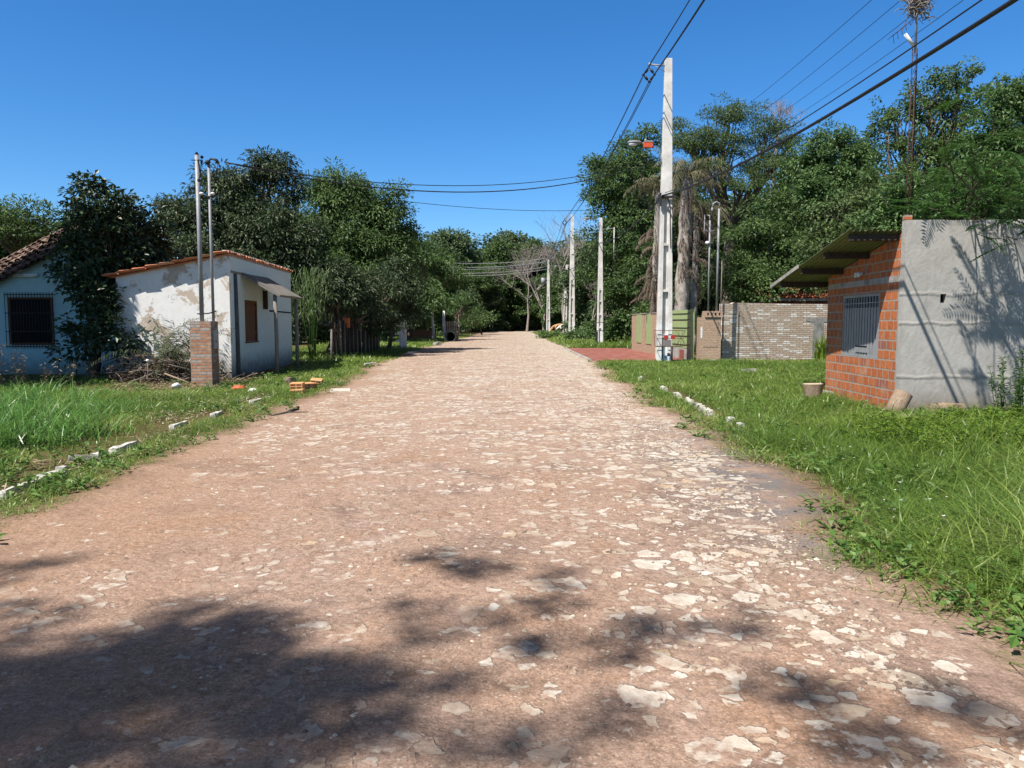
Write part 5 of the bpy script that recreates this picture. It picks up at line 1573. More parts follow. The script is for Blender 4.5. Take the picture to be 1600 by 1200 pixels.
tree('shade_tree', 'dark tree reaching over the white posts at the left roadside', (-9.0, 66),
     [L(668, 455, 64, 34, 34), L(690, 430, 68, 30, 34), L(655, 490, 62, 26, 26), L(648, 408, 66, 26, 30)],
     'mango', M_LMID, seed=7, trunk_r=.22, scale=1.9)
tree('roof_tree', 'lighter green tree showing over the roof of the pale blue house', (-22, 35),
     [L(28, 345, 34, 44, 34), L(88, 348, 34, 40, 28), L(-30, 350, 34, 50, 46), L(60, 372, 35, 50, 30), L(-10, 372, 33, 48, 34)], 'fine', M_LMID, seed=8, trunk_r=.25, scale=1.05)
tree('bright_shrub', 'bright yellow green shrub in the sun beyond the picket fence', (-5.9, 82), [L(722, 478, 84, 20, 20), L(708, 492, 84, 12, 14), L(738, 490, 85, 14, 14)], 'fine', M_LLIGHT, None, 'shrub', seed=9, trunk_r=.12, scale=1.5)
tree('shrub', 'dark drooping shrub at the left road edge near the end of the road', (-3.9, 100), [L(752, 500, 100, 22, 16), L(735, 505, 97, 14, 12)], 'loose', M_LMID, None, 'shrub', seed=10, trunk_r=.1, scale=2.0)

# --- right side
tree('tall_tree', 'tall dense tree closing the right side of the road behind the poles', (11.0, 62),
     [L(985, 265, 60, 44, 58), L(950, 320, 60, 38, 52), L(1010, 215, 60, 26, 22), L(990, 350, 60, 54, 60), L(950, 410, 60, 40, 60), L(1005, 430, 58, 44, 60), L(965, 470, 59, 34, 36), L(935, 270, 61, 22, 26)],
     'loose', M_LMID, seed=20, trunk_r=.45, scale=1.35)
tree('spreading_tree', 'wide spreading tree with layered feathery crown above the dead palm', (14.2, 50),
     [L(1080, 228, 49, 46, 26), L(1140, 186, 50, 52, 26), L(1200, 214, 50, 44, 26), L(1130, 232, 49, 60, 24), L(1195, 262, 49, 52, 22), L(1100, 268, 48, 44, 22), L(1160, 292, 48, 44, 22), L(1225, 240, 50, 26, 26), L(1060, 200, 50, 26, 14)],
     'fine', M_LFINE, seed=21, trunk_r=.40, scale=.9, inner=.22, twigs=110, dens=1.25)
tree('dark_tree', 'dark green tree filling the gap above the rough brick wall', (15.8, 45),
     [L(1175, 385, 44, 62, 60), L(1240, 330, 45, 56, 46), L(1255, 400, 43, 66, 56), L(1150, 440, 42, 50, 42), L(1215, 450, 41, 70, 36)], 'loose', M_LMID, seed=22, trunk_r=.35, scale=1.15)
tree('light_tree', 'light green tree standing between the spreading tree and the antenna mast', (19.2, 44),
     [L(1300, 235, 44, 44, 40), L(1262, 262, 45, 36, 36), L(1330, 278, 43, 40, 44), L(1290, 310, 43, 48, 40), L(1345, 250, 45, 30, 30)], 'broad', M_LLIGHT, seed=23, trunk_r=.3, scale=1.15)
tree('brown_vine_tree', 'tree with dry vines and dull leaves behind the green roof', (17.0, 36.5),
     [L(1320, 345, 36, 52, 44), L(1370, 330, 35, 40, 46), L(1290, 390, 36, 40, 40), L(1345, 390, 34, 50, 34)], 'loose', M_LFINE, seed=24, trunk_r=.25, scale=1.2, inner=.15, twigs=90)
tree('open_crown_tree', 'tall airy tree behind the antenna mast with sky showing through its crown', (16.5, 31.5),
     [L(1400, 195, 31, 44, 40), L(1452, 150, 31, 40, 32), L(1500, 128, 31, 30, 28), L(1480, 185, 31, 44, 36), L(1425, 240, 30.5, 50, 32), L(1490, 235, 31, 42, 34), L(1390, 275, 30, 34, 28)],
     'broad', M_LMID, seed=25, trunk_r=.28, scale=.82, inner=.08, twigs=120, dens=.55)
tree('bushy_tree', 'bushy green tree at the right edge of the photo behind the cement wall', (18.5, 27),
     [L(1560, 165, 27, 40, 36), L(1600, 160, 27, 40, 44), L(1540, 225, 26.5, 42, 40), L(1595, 240, 26, 52, 50), L(1660, 190, 27, 60, 60), L(1530, 290, 25, 46, 44), L(1610, 310, 25, 60, 46)],
     'broad', M_LLIGHT, seed=26, trunk_r=.28, scale=.85)
tree('understory_tree', 'leafy tree just behind the hut roof and the antenna foot', (12.4, 24.5),
     [L(1440, 300, 24, 40, 36), L(1400, 320, 25, 34, 36), L(1480, 320, 23, 44, 36), L(1380, 350, 25, 40, 26), L(1430, 345, 24, 50, 30)], 'broad', M_LLIGHT, seed=27, trunk_r=.18, scale=.85)
for k, (bx, by, lob, lab, sd) in enumerate((
        (7.4, 55.5, [L(960, 520, 55, 26, 20), L(985, 505, 55, 22, 22)], 'leafy roadside bush just right of the slim lamp pole', 30),
        (5.3, 60.5, [L(905, 528, 60, 18, 11), L(922, 520, 62, 16, 12)], 'low weedy bush between the tall pole and the slim lamp pole', 31),
        (4.4, 76, [L(858, 527, 76, 16, 7), L(874, 527, 78, 10, 6)], 'low weedy bush left of the far tall pole', 32),
        (9.6, 47.5, [L(1000, 498, 48, 18, 22), L(1030, 485, 46, 20, 24)], 'dark bush rising behind the boundary wall with green panels', 33))):
    tree('roadside_bush', lab, (bx, by), lob, 'broad', M_LMID if k in (0, 3) else M_LLIGHT, None, 'bush', seed=sd, trunk_r=.05, scale=1.5, twigs=12)

# --- the wood behind: three kinds of tree, set out one by one
def proto(label, seed, h, mat, group):
    rng = random.Random(seed)
    lob = [(rng.uniform(-2.2, 2.2), rng.uniform(-2, 2), h * z, h * .21 * rng.uniform(.8, 1.25), h * .21 * rng.uniform(.8, 1.2), h * .14 * rng.uniform(.8, 1.25)) for z in (.10, .17, .28, .40, .50, .58, .66, .74, .82, .88)]
    return tree('forest_tree', label, (0, 0), lob, 'far', mat, group, seed=seed, trunk_r=.26, twigs=24, bark=M_BARK)
G_END = 'trees of the wood at the far end of the road'
G_R = 'trees of the wood behind the right hand walls'
G_L = 'trees of the wood behind the left hand houses'
pro = [proto('x', 101, 12, M_LHAZE, G_END), proto('x', 102, 12, M_LMID, G_END), proto('x', 103, 12, M_LLIGHT, G_END)]
rnd = random.Random(77)
first = [True, True, True]
HIDDEN = {(6.1, 160), (-14.4, 120), (-11.4, 125), (10.8, 125), (26.6, 50), (27.7, 42), (29.8, 42), (30.7, 40), (20.5, 46), (21.0, 40), (-26.5, 52), (-23.0, 50), (-21.4, 52), (-35.1, 46)}      # spots other crowns cover completely
def put(kind, x, y, h, label, group, dz=0.0):
    if any(abs(x - a) < .06 and abs(y - b) < .6 for a, b in HIDDEN): return
    if first[kind]: o = pro[kind]; first[kind] = False
    else: o = copy_tree(pro[kind])
    s = h / 12 * rnd.uniform(.94, 1.06)
    o.location = (x, y, dz); o.rotation_euler = (0, 0, rnd.uniform(0, 6.28)); o.scale = (s * rnd.uniform(.9, 1.15), s * rnd.uniform(.9, 1.15), s)
    o['label'] = label; o['group'] = group
# end of the road
for i, (u, Y, top, k) in enumerate(((640, 128, 395, 0), (668, 140, 372, 1), (692, 150, 350, 0), (716, 155, 380, 2), (740, 160, 384, 0), (764, 165, 378, 1), (786, 165, 376, 2), (803, 170, 360, 0), (824, 165, 392, 1),
                                     (846, 160, 402, 0), (868, 155, 410, 0), (890, 145, 398, 1), (912, 135, 380, 0), (655, 120, 425, 1), (690, 125, 440, 0), (726, 132, 430, 1), (756, 140, 425, 0), (782, 146, 420, 1), (810, 150, 424, 0), (838, 146, 428, 1), (872, 140, 432, 1), (905, 125, 420, 0))):
    p = at(u, top, Y)
    put(k, p.x, Y, p.z * .98, ('deep green', 'mid green', 'pale green')[k] + ' tree of the wood closing the far end of the road', G_END)
for x, Y, h, k in ((-9.5, 112, 9, 1), (-8.5, 124, 10, 0), (-12, 98, 11, 0), (-11, 84, 10, 1), (9.5, 84, 11, 0), (11, 96, 12, 1), (9.8, 108, 11, 0), (8.5, 122, 10, 1), (14, 76, 13, 0)):
    put(k, x, Y, h, ('deep green', 'mid green')[k] + ' tree standing back along the ' + ('left' if x < 0 else 'right') + ' side of the far road', 'trees along the far road')
for u, Y, top, k in ((1060, 66, 330, 0), (1110, 68, 320, 1), (1160, 66, 335, 0), (1210, 64, 300, 1), (1260, 66, 285, 0), (1310, 62, 270, 1), (1360, 56, 280, 0), (1400, 52, 300, 1), (1450, 50, 250, 0), (1500, 46, 260, 1), (1550, 44, 240, 0), (1610, 42, 220, 1), (1670, 42, 215, 0), (1740, 40, 220, 1), (1085, 52, 420, 0), (1340, 46, 380, 0), (1440, 40, 340, 1), (1040, 72, 270, 1)):
    p = at(u, top, Y); put(k, p.x, Y, p.z, ('deep green', 'mid green')[k] + ' tree of the wood behind the right hand walls', G_R)
for u, Y, top, k in ((-60, 48, 330, 0), (0, 50, 338, 1), (60, 52, 345, 0), (120, 50, 350, 1), (180, 52, 345, 0), (240, 50, 360, 1), (300, 52, 350, 0), (360, 54, 360, 1), (420, 56, 350, 0), (480, 58, 350, 1), (540, 60, 360, 0), (590, 66, 370, 1), (625, 80, 395, 0), (-130, 46, 300, 1)):
    p = at(u, top, Y); put(k, p.x, Y, p.z, ('deep green', 'mid green')[k] + ' tree of the wood behind the left hand houses', G_L)

# --- bare grey trees
def bare_tree(label, base, h, seed, spread=.55, lean=0.0, r0=.14, depth=6):
    rnd = random.Random(seed); t = thing('bare_tree', label, 'tree', (base[0], base[1], 0), 0, 'leafless grey trees by the far road')
    mb = MB(); tw = MB()
    def grow(p, d, Ln, r, lev):
        q = p + d * Ln * .5 + Vector((rnd.uniform(-1, 1), rnd.uniform(-1, 1), rnd.uniform(-.3, .6))) * Ln * .07
        e = p + d * Ln
        (mb if lev < 2 else tw).tube([p, q, e], [r, r * .82, r * .62], 6 if lev < 2 else 3, False)
        if lev >= depth: return
        for _ in range(3 if lev < 4 else 3):
            nd = (d + Vector((rnd.gauss(0, spread), rnd.gauss(0, spread), rnd.gauss(.12, spread * .5)))).normalized()
            grow(p + d * Ln * rnd.uniform(.55, 1.0), nd, Ln * rnd.uniform(.60, .82), r * .55, lev + 1)
    grow(Vector((0, 0, -.1)), Vector((lean, 0, 1)).normalized(), h * .34, r0, 0)
    mb.build('trunk', M_TWIG, t, fix=False); tw.build('twigs', M_TWIG, t, fix=False)
bare_tree('tall leafless grey tree behind the farthest poles', (7.3, 104), 20, 1, .5, -.03, .24)
bare_tree('leafless grey tree leaning over the end of the road', (5.0, 122), 18, 2, .55, -.06, .24)
bare_tree('leafless tree with pinkish twigs right of the far tall pole', (8.6, 88), 14, 3, .55, .05, .18)
bare_tree('dense grey dry tree at the right end of the road', (2.6, 134), 17, 6, .6, .02, .24)
bare_tree('small leafless tree low between the far poles', (8.4, 80), 7, 4, .6, .0, .13)
def dry_top():
    t = thing('bare_tree', 'leafless purple grey treetop rising above the spreading tree', 'tree', (17.2, 53, 0), 0, 'leafless grey trees by the far road')
    rnd = random.Random(9); mb = MB(); tw = MB()
    top = at(1215, 215, 53); base = Vector((0, 0, -.1)); q = top - Vector((17.2, 53, 0))
    limb(mb, base, q, .22, .10, rnd, .05, 6, 8)
    def grow(p, d, Ln, r, lev):
        e = p + d * Ln; tw.tube([p, e], [r, r * .6], 3, False)
        if lev < 4:
            for _ in range(3): grow(p + d * Ln * rnd.uniform(.5, 1), (d + Vector((rnd.gauss(0, .5), rnd.gauss(0, .5), rnd.gauss(.1, .3)))).normalized(), Ln * .72, r * .6, lev + 1)
    for _ in range(4): grow(q, Vector((rnd.gauss(0, .5), rnd.gauss(0, .5), 1)).normalized(), 1.15, .05, 0)
    mb.build('trunk', M_TWIG, t, fix=False); tw.build('twigs', M_TWIG, t, fix=False)
dry_top()

# --- palms with skirts of dead fronds
def frond_leaves(rng, c, az, e0, Ln, curve, pairs, ll, lw, droop, twist=.25):
    """one pinnate frond: rachis arc with leaflets either side"""
    s = (np.arange(pairs) + 1.2) / (pairs + 1)
    el = e0 - curve * s
    ds = Ln / pairs
    hx = np.cumsum(np.cos(el)) * ds; hz = np.cumsum(np.sin(el)) * ds
    ca, sa = np.cos(az), np.sin(az)
    p = np.stack([c[0] + hx * ca, c[1] + hx * sa, c[2] + hz], 1)
    tan = np.stack([np.cos(el) * ca, np.cos(el) * sa, np.sin(el)], 1)
    side = np.array([-sa, ca, 0.0])
    P = np.concatenate([p, p]); T = np.concatenate([tan, tan]); S = np.concatenate([np.tile(side, (pairs, 1)), np.tile(-side, (pairs, 1))])
    prof = np.concatenate([np.sin(np.pi * np.clip(s * .92 + .06, 0, 1)) ** .6] * 2)
    ax = S * .8 + T * .55 + rng.normal(0, twist * .5, P.shape); ax[:, 2] -= droop * rng.uniform(.6, 1.3, len(P))
    nr = np.cross(T, S); nr[:, 2] = np.abs(nr[:, 2]) + .3
    V, F = scatter_quads(rng, P, ax, nr, ll * prof * rng.uniform(.8, 1.15, len(P)), lw, .12, .35)
    return V, F, np.concatenate([[c], p])

def palm(label, base, top, seed, r=.26, nf=26, fl=2.3, skirt=(), green=0, bark=None, frond_mat=None):
    rng = np.random.default_rng(seed); rnd = random.Random(seed)
    t = thing('palm_tree', label, 'palm tree', (base[0], base[1], 0)); b = Vector((base[0], base[1], 0))
    mb = MB(); tp = Vector(top) - b
    n = 16; pts = [Vector((0, 0, -.1)).lerp(tp, i / n) + Vector((rnd.uniform(-.03, .03), rnd.uniform(-.03, .03), 0)) for i in range(n + 1)]
    mb.tube(pts, [r * (1.15 - .3 * i / n) * rnd.uniform(.86, 1.12) for i in range(n + 1)], 11)
    mb.build('trunk', bark or M_BARKPALE, t)
    def gather(specs, name, mat):
        VV = []; FF = []; AA = []; k = 0; st = MB()
        for c, az, e0, Ln, cu, pairs, ll, lw, dr in specs:
            V, F, p = frond_leaves(rng, c, az, e0, Ln, cu, pairs, ll, lw, dr)
            VV.append(V); FF.append(F + k); k += len(V); AA.append(np.clip(rng.random() * .7 + rng.normal(.15, .12, len(F)), 0, 1))
            # rachis as a thin ribbon pair inside the same mesh
            d = np.diff(p, axis=0); nn = len(d)
            sv, sf = scatter_quads(rng, p[:-1], d, np.tile([0, 0, 1.0], (nn, 1)), np.linalg.norm(d, axis=1) * 1.05, .05, 0)
            VV.append(sv); FF.append(sf + k); k += len(sv); AA.append(np.full(nn, .8))
        if VV: np_mesh(name, np.concatenate(VV), np.concatenate(FF), mat, t, np.concatenate(AA))
    gather([(np.array(tp), rng.uniform(0, 6.28), rng.uniform(.1, 1.25), fl * rng.uniform(.75, 1.15), rng.uniform(1.5, 2.5), 26, .48, .035, .75) for _ in range(nf)], 'crown', frond_mat or M_PALEFROND)
    sp = []
    for z0, z1, m_, Ln, az0 in skirt:
        for _ in range(m_):
            z = rng.uniform(z0, z1); q = pts[min(n, max(0, int(n * z / tp.z)))]
            a = rng.normal(az0, .9)
            sp.append((np.array([q.x + r * .8 * np.cos(a), q.y + r * .8 * np.sin(a), z]), a, rng.uniform(-.2, .5), Ln * rng.uniform(.7, 1.1), rng.uniform(1.3, 2.3), 18, .27, .034, rng.uniform(.6, 1.5)))
    gather(sp, 'dead_fronds', M_DEADFROND)
palm('grey palm trunk behind the tall pole with brown hanging dead fronds and pale drooping crown', (8.25, 38), (8.55, 38, 8.7), 1, .33, 34, 2.4, [(5.6, 8.0, 14, 1.9, 0.0), (3.6, 5.6, 16, 1.7, -.3), (4.4, 8.4, 12, 1.7, -1.6), (5.5, 8.2, 6, 1.7, 3.1)])
palm('slimmer palm stem left of the tall pole wrapped in brown hanging dead fronds', (7.05, 38.6), (7.25, 38.6, 8.2), 2, .17, 16, 1.9, [(5.0, 6.3, 14, 1.3, 3.1), (2.8, 4.2, 18, 1.5, 3.4), (3.0, 4.4, 9, 1.4, 4.4)])
palm('low drooping palm with olive fronds right of the dead palm crown', (9.6, 41), (9.75, 41, 7.4), 3, .18, 22, 2.3, [(6.4, 7.2, 14, 1.8, -1.2)])

# --- feathery tree reaching over the cement wall
def feather_tree():
    rng = np.random.default_rng(40); rnd = random.Random(40)
    B = Vector((10.6, 18.6, 0))
    t = thing('feathery_tree', 'feathery leaved tree arching over the top of the cement wall', 'tree', B)
    mb = MB(); VV = []; FF = []; AA = []; k = 0
    f = Vector((9.6, 16.6, 3.3)) - B
    limb(mb, (0, 0, -.1), f, .14, .08, rnd, .05, 6, 9)
    tips = []
    hubs = [(1470, 300, 12.4), (1500, 275, 12.0), (1540, 300, 12.2), (1580, 280, 12.0), (1520, 335, 12.5), (1570, 330, 12.4), (1610, 320, 12.2), (1640, 280, 12.0), (1560, 255, 12.8), (1600, 240, 12.6), (1500, 310, 13.2), (1450, 325, 13.4), (1540, 345, 12.6), (1600, 350, 12.6), (1590, 375, 12.5), (1650, 350, 12.2), (1690, 300, 12.0), (1660, 240, 12.6), (1530, 280, 13.4), (1480, 335, 13.0), (1625, 300, 13.2), (1575, 310, 13.6)]
    hubs += [(1450, 300, 14), (1480, 280, 14.3), (1520, 320, 14), (1560, 300, 14.2), (1600, 300, 14.4), (1470, 330, 13.9), (1540, 270, 14.5), (1500, 340, 13.8), (1580, 335, 13.9), (1620, 330, 14), (1445, 335, 14.4), (1510, 300, 14.6), (1590, 265, 14.8), (1640, 300, 14.2)]
    for tu, tv, s in ((1540, 480, 3.0), (1560, 545, 3.1), (1525, 580, 3.2), (1590, 510, 2.9), (1600, 575, 3.2), (1555, 610, 3.4), (1585, 440, 2.5)):
        q = at(tu, tv, 13.3); hubs.append(q + s * Vector((-.5, -.5, 1.0)))
    for hub in hubs:
        h = (hub if isinstance(hub, Vector) else at(*hub)) - B
        P_ = h + B; tt_ = (13.3 - P_.y) / .5; sx = P_.x + .5 * tt_; sz = P_.z - tt_; su = 800 + sx / 13.3 * 1200
        on_wall = tt_ > 0 and 0 < sz < 3.3
        if tt_ > 0 and not isinstance(hub, Vector) and su < 1545: continue
        nfr = 4 if isinstance(hub, Vector) else (4 if on_wall else 9)
        pts = limb(mb, f, h, .020, .008, rnd, .07, 6, 6)
        for i in range(nfr):
            az = rng.uniform(0, 6.28); e0 = rng.uniform(-.25, .75)
            c = np.array(pts[-1]) + rng.normal(0, .10, 3)
            V, F, p = frond_leaves(rng, c, az, e0, rng.uniform(.45, .80), rng.uniform(.3, 1.0), 17, .125, .026, .12, .15)
            VV.append(V); FF.append(F + k); k += len(V); AA.append(np.clip(rng.beta(2, 2) * .8 + rng.normal(.1, .08, len(F)), 0, 1))
            d = np.diff(p, axis=0); nn = len(d)
            sv, sf = scatter_quads(rng, p[:-1], d, np.tile([0, 0, 1.0], (nn, 1)), np.linalg.norm(d, axis=1) * 1.05, .012, 0)
            VV.append(sv); FF.append(sf + k); k += len(sv); AA.append(np.full(nn, .9))
    np_mesh('crown', np.concatenate(VV), np.concatenate(FF), M_LFEATHER, t, np.concatenate(AA))
    mb.build('trunk', M_BARK, t, fix=False)
feather_tree()

# --- the tree behind the viewer whose shade lies on the near road
def shade_tree():
    rng = np.random.default_rng(50); rnd = random.Random(50)
    B = Vector((-8.0, -4.5, 0))
    t = thing('roadside_tree', 'tree beside the viewer that throws its leafy shade over the near road', 'tree', B)
    blobs = [(735, 895, 48, 14), (775, 905, 30, 8), (690, 885, 20, 6), (885, 925, 22, 8), (655, 967, 26, 8), (785, 978, 62, 14), (890, 965, 22, 8), (860, 1022, 62, 12), (700, 1010, 60, 12), (960, 1030, 60, 10), (1060, 1000, 60, 14), (1150, 988, 44, 9), (1000, 1000, 50, 10),
             (320, 1010, 120, 30), (430, 985, 46, 14), (400, 1040, 90, 26), (250, 1060, 150, 34), (480, 1080, 80, 28), (180, 1110, 160, 40), (90, 1060, 110, 30), (360, 1120, 160, 40), (520, 1130, 70, 36), (60, 1150, 120, 40), (260, 1180, 160, 40), (450, 1185, 120, 34), (-60, 1120, 120, 50), (90, 985, 80, 14), (30, 975, 70, 16),
             (40, 900, 62, 14), (100, 890, 40, 8), (10, 925, 40, 10), (620, 1090, 40, 16), (600, 1180, 70, 22), (740, 1080, 50, 12), (780, 1170, 80, 20), (870, 1190, 60, 14), (1290, 1105, 70, 18), (1240, 1095, 40, 12), (1340, 1165, 60, 18), (1480, 1105, 50, 16), (1420, 1190, 70, 14), (970, 1130, 34, 8), (1560, 1150, 50, 16), (650, 1150, 60, 18)]
    mb = MB(); VV = []; FF = []; AA = []; k = 0; C = []
    d = Vector((-.5, -.5, 1.0))
    for (u, v, ru, rv) in blobs:
        g = gr(u, v); gx = gr(u + ru, v); gy = gr(u, v - rv)
        rx = max(.05, (gx - g).length - .12); ry = max(.04, (gy - g).length - .12)
        s0 = rnd.uniform(11.6, 13.8)
        big = ru * rv > 2200
        if big: rx += .10; ry += .10
        m = max(1, int(rx * ry * np.pi / (.040 if big else .05)))
        for _ in range(m):
            a = rng.uniform(0, 6.28); q = rng.random() ** .5
            c = g + Vector((math.cos(a) * rx * q, math.sin(a) * ry * q, 0)) + d * (s0 + (rng.uniform(-.5, 3.2) if big else rng.uniform(-.5, .5))) - B
            C.append(c)
            n = 60 if big else 34; off = rng.normal(0, .13 if big else min(.13, max(.05, .6 * min(rx, ry))), (n, 3)); off[:, 2] *= .7
            ax = off / np.maximum(np.linalg.norm(off, axis=1, keepdims=True), 1e-6) + rng.normal(0, .4, (n, 3)); ax[:, 2] -= .3
            V, F = scatter_quads(rng, np.array(c) + off, ax, np.stack([rng.normal(0, .4, n), rng.normal(0, .4, n), np.ones(n)], 1), rng.uniform(.09, .17, n), rng.uniform(.045, .075, n))
            VV.append(V); FF.append(F + k); k += len(V); AA.append(np.clip(rng.normal(.45, .2, n), 0, 1))
    np_mesh('crown', np.concatenate(VV), np.concatenate(FF), M_LMID, t, np.concatenate(AA))
    f = Vector((.3, .2, 9.0)); limb(mb, (0, 0, -.1), f, .30, .2, rnd, .04, 6, 10)
    subs = []
    for i in range(9):
        c = C[int(len(C) * (i + .5) / 9)]; subs.append(limb(mb, f, f.lerp(c, .75), .05, .015, rnd, .07, 5, 6))
    for c in C[::6]:
        best = min((p for s in subs for p in s[1:]), key=lambda p: (p - c).length)
        limb(mb, best, c, .009, .004, rnd, .08, 3, 4)
    mb.build('trunk', M_BARK, t, fix=False)
shade_tree()
tree('side_tree', 'tree at the left edge of the photo that shades the pale blue house', (-19.5, 15.8),
     [(-17.4, 17.6, 7.4, 3.3, 3.4, 2.2), (-19.0, 18.6, 6.2, 3.2, 3.0, 2.2), (-18.0, 16.0, 9.2, 3.2, 3.0, 2.0), (-15.9, 19.0, 6.0, 2.2, 2.0, 1.5), (-20.5, 16.5, 6, 3, 3, 2.2), (-16.2, 19.6, 8.3, 2.4, 2.2, 1.4)], 'broad', M_LDARK, seed=51, trunk_r=.3, scale=1.25, dens=1.1)

# ---------------------------------------------------------------- small plants
def weed_plant(name, label, base, h, n_st, spread, leafL, leafW, mat, seed, group=None, up=.6, per=26, cat='weed'):
    rng = np.random.default_rng(seed); rnd = random.Random(seed)
    t = thing(name, label, cat, base, 0, group); mb = MB(); P = []; AX = []
    for i in range(n_st):
        a = rnd.uniform(0, 6.28); r = spread * rnd.random() ** .5
        b = Vector((math.cos(a) * r * .5, math.sin(a) * r * .5, -.03)); e = Vector((math.cos(a) * r, math.sin(a) * r, h * rnd.uniform(.65, 1.1)))
        pts = limb(mb, b, e, .008, .003, rnd, .08, 4, 4)
        for _ in range(per):
            q = rnd.uniform(.15, 1.0) * 4; j = min(3, int(q)); p = pts[j].lerp(pts[j + 1], q - j)
            aa = rnd.uniform(0, 6.28); P.append(p); AX.append((math.cos(aa), math.sin(aa), rnd.uniform(-.1, up)))
    P = np.array(P); AX = np.array(AX); n = len(P)
    V, F = scatter_quads(rng, P, AX, np.stack([rng.normal(0, .3, n), rng.normal(0, .3, n), np.ones(n)], 1), leafL * rng.uniform(.6, 1.2, n), leafW * rng.uniform(.7, 1.2, n))
    np_mesh('foliage', V, F, mat, t, np.clip(rng.normal(.5, .22, n), 0, 1)); mb.build('stems', mat if mat is M_DRY else M_WEED, t, fix=False)
    return t
rnd = random.Random(21)
gw = 'yellow green weed bushes below the cement wall'
for i in range(36):
    y = rnd.uniform(8.6, 11.7); x = max(4.4, y * .45) + (y * .69 + .5 - max(4.4, y * .45)) * rnd.random() ** .75
    weed_plant('weed_bush', 'yellow green bushy weed in the tall growth below the cement wall', (x, y, 0), rnd.uniform(.16, .30) + .035 * (11.6 - y), 20, .45, .07, .024, M_YELLOWGREEN, 200 + i, gw, .9, 30)
for i, (u, v, hh, lab) in enumerate(((1575, 655, .95, 'dark stemmed weed climbing before the right end of the cement wall'), (1602, 660, 1.05, 'taller weed at the right photo edge before the cement wall'))):
    weed_plant('wall_weed', lab, gr(u, v), hh, 14, .34, .09, .03, M_LMID, 230 + i, None, .7, 30)
def strap_plant(label, base, n, Ln, mat, seed):
    rng = np.random.default_rng(seed); V, F, idx = blades(rng, rng.normal(0, .12, n), rng.normal(0, .12, n), np.zeros(n), rng.uniform(.6, 1.0, n) * Ln, np.full(n, .075), .35, 4)
    t = thing('strap_leaf_plant', label, 'plant', base); np_mesh('leaves', V, F, mat, t, rng.random(n)[idx])
strap_plant('clump of upright strap leaves growing at the foot of the brick wall by the hut', (13.1, 32.4, 0), 60, 1.35, M_YELLOWGREEN, 3)
gt = 'small grass tufts on the bare right edge of the road'
for i, (u, v) in enumerate(((1300, 912), (1416, 978), (1245, 825), (1090, 690), (1010, 668), (950, 598), (935, 600), (1150, 745), (1365, 860), (1530, 1185))):
    rng = np.random.default_rng(300 + i); n = 55; p = gr(u, v)
    V, F, idx = blades(rng, rng.normal(0, .07, n), rng.normal(0, .05, n), np.zeros(n), rng.uniform(.03, .10, n), np.maximum(.005, .0006 * p.y) * np.ones(n), .9)
    o = np_mesh('grass_tuft', V, F, M_GRASS, attr=rng.random(n)[idx]); o.location = p
    tag(o, 'small grass tuft sprouting from the bare right edge of the road', 'grass tuft', gt)
def flowers():
    rng = np.random.default_rng(31); pts = []
    for u, v, n in ((1290, 735, 8), (1440, 815, 7), (1480, 850, 3)):
        g = gr(u, v); pts.append(np.stack([g.x + rng.normal(0, .22, n), g.y + rng.normal(0, .30, n), rng.uniform(.12, .30, n)], 1))
    c = np.repeat(np.concatenate(pts), 4, 0); n = len(c); a = np.tile(np.arange(4) * np.pi / 2, n // 4) + np.repeat(rng.random(n // 4), 4)
    V, F = scatter_quads(rng, c, np.stack([np.cos(a), np.sin(a), np.full(n, .35)], 1), np.tile([0, 0, 1.0], (n, 1)), rng.uniform(.010, .018, n), .012, .05)
    tag(np_mesh('white_flowers', V, F, leafmat('white petal', (.55, .54, .62), (.70, .69, .72), (.80, .80, .80), .2, .6), attr=rng.random(n)), 'tiny white flowers scattered in the tall grass at right', 'flowers', kind='stuff')
flowers()
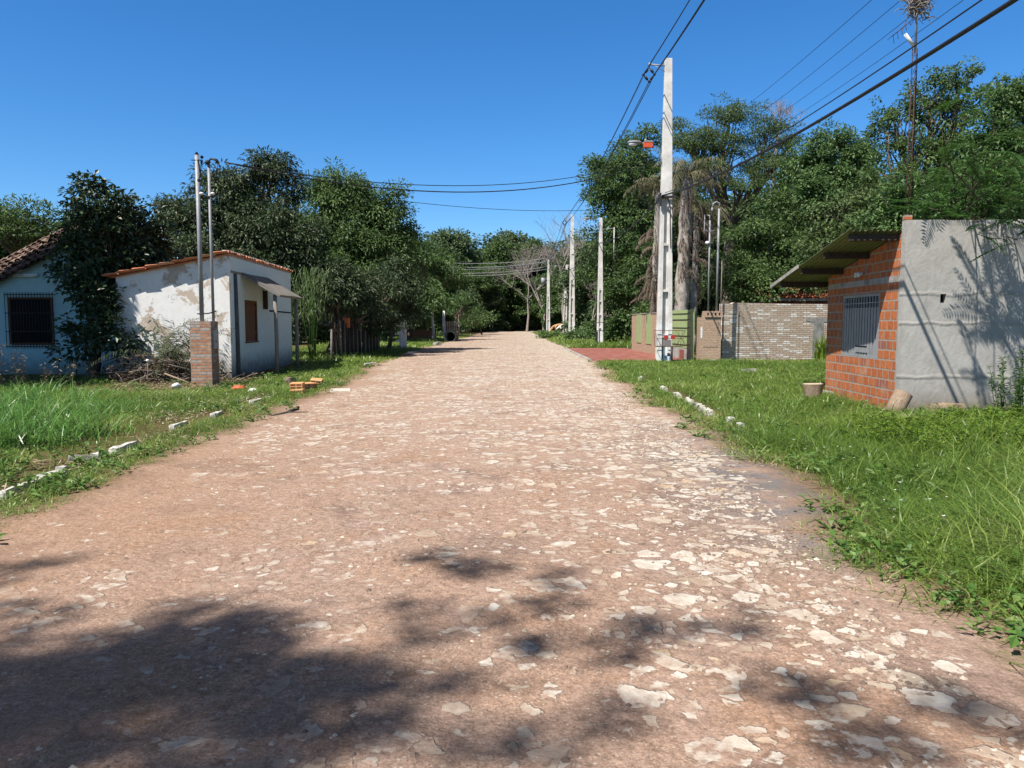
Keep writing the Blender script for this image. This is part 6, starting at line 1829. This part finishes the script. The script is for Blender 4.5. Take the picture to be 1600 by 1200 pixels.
# dry weeds at the left photo edge, brush by the shack
for i, (u, v, hh, lab) in enumerate(((8, 612, 1.0, 'dry grey seed stalks at the left photo edge before the blue house'), (38, 608, .9, 'dry curled weed with drooping seed heads before the barred window'), (70, 606, .55, 'small dry stalk in front of the blue wall'), (104, 606, .8, 'lone thin dry stalk before the dark yard'))):
    weed_plant('dry_weed', lab, gr(u, v), hh, 7 if i < 2 else 3, .22, .16, .03, M_DRY, 240 + i, None, .2, 16)
def flower_stick():
    t = thing('flower_stalk', 'thin stalk with one white flower head before the brush heap', 'flower', gr(231, 604))
    m = MB(); m.tube([(0, 0, -.05), (.01, 0, .3), (.02, 0, .62)], .010, 5); m.build('stalk', M_GREYW, t)
    m = MB(); m.ell((.02, 0, .64), (.045, .045, .035), 8, 5, .3, 1); m.build('flower_head', M_BAG, t)
flower_stick()
def brush_heap():
    rng = np.random.default_rng(60); rnd = random.Random(60)
    B = Vector((-9.3, 20.35, 0)); t = thing('brush_heap', 'heap of cut branches and brown dead leaves against the white shack', 'brush heap', B)
    mb = MB(); P = []; AX = []
    for i in range(150):
        a = Vector((rnd.gauss(0, .75), rnd.gauss(0, .35), rnd.uniform(.0, .75) * math.exp(-rnd.random())))
        d = Vector((rnd.gauss(0, 1), rnd.gauss(0, .6), rnd.gauss(.05, .3))).normalized() * rnd.uniform(.4, 1.1)
        mb.tube([a - d * .5, a + Vector((0, 0, .05)), a + d * .5], [.016, .012, .005], 5, False)
        for _ in range(26): P.append(a + d * rnd.uniform(-.5, .5) + Vector((rnd.gauss(0, .06), rnd.gauss(0, .06), rnd.gauss(0, .05)))); AX.append((rnd.gauss(0, 1), rnd.gauss(0, 1), rnd.gauss(-.2, .6)))
    n = len(P); V, F = scatter_quads(rng, np.array(P), np.array(AX), rng.normal(0, 1, (n, 3)), rng.uniform(.06, .17, n), rng.uniform(.02, .05, n))
    V[:, 2] = np.maximum(V[:, 2], .01)
    np_mesh('dead_leaves', V, F, leafmat('brown dead leaf', (.045, .030, .020), (.085, .058, .038), (.17, .125, .085), .05, .9, .1), t, np.clip(rng.normal(.45, .25, n), 0, 1)); mb.build('branches', M_GREYW, t, fix=False)
    for k, (u0, v0, u1, v1) in enumerate(((258, 590, 296, 600), (262, 583, 300, 586))):
        m = MB(); m.tube([gr(u0, v0 + 14) + Vector((0, 0, .32)) , gr(u1, v1 + 6) + Vector((0, 0, .12))], [.022, .018], 7); m.v = [(x - B.x, y - B.y, z) for x, y, z in m.v]; m.build('pale_branch', M_LOG, t)
brush_heap()
def fern_bush():
    rng = np.random.default_rng(61); B = Vector((-9.25, 20.45, 0))
    t = thing('fern_palm', 'drooping feathery green palm bush in front of the peeling white wall', 'palm bush', B); VV = []; FF = []; AA = []; k = 0
    for i in range(46):
        V, F, p = frond_leaves(rng, np.array([rng.normal(0, .12), rng.normal(0, .1), .6]), rng.normal(.1, 1.15), rng.uniform(.35, 1.35), rng.uniform(1.2, 2.0), rng.uniform(.8, 1.7), 26, .26, .020, .55)
        VV.append(V); FF.append(F + k); k += len(V); AA.append(np.clip(rng.random() * .7 + rng.normal(.15, .1, len(F)), 0, 1))
    np_mesh('fronds', np.concatenate(VV), np.concatenate(FF), leafmat('dusty palm leaf', (.035, .052, .022), (.066, .085, .036), (.12, .135, .065), .2, .6), t, np.concatenate(AA))
    m = MB(); m.tube([(0, 0, -.05), (.02, 0, .45)], [.08, .06], 8); m.build('stem', M_BARK, t)
fern_bush()
def dangling_grass():
    rng = np.random.default_rng(62); c = at(482, 452, 30.5)
    t = thing('hanging_bamboo', 'pale thin hanging leaves beside the right end of the shack roof', 'bamboo', (c.x, c.y + .6, 0)); n = 360
    P = np.stack([rng.normal(0, .38, n), rng.normal(0, .3, n), c.z + rng.uniform(-1.0, 1.0, n)], 1)
    ax = np.stack([rng.normal(0, .25, n), rng.normal(0, .25, n), -np.ones(n)], 1)
    V, F = scatter_quads(rng, P, ax, rng.normal(0, 1, (n, 3)), rng.uniform(.3, .6, n), .03)
    np_mesh('leaves', V, F, M_LFINE, t, np.clip(rng.normal(.75, .15, n), 0, 1))
    m = MB()
    for i in range(7): m.tube([(rng.normal(0, .15), 0, -.05), (rng.normal(0, .2), 0, c.z * .6), (rng.normal(0, .35), 0, c.z + .9)], [.03, .02, .008], 5)
    m.build('stems', M_WEED, t, fix=False)
dangling_grass()
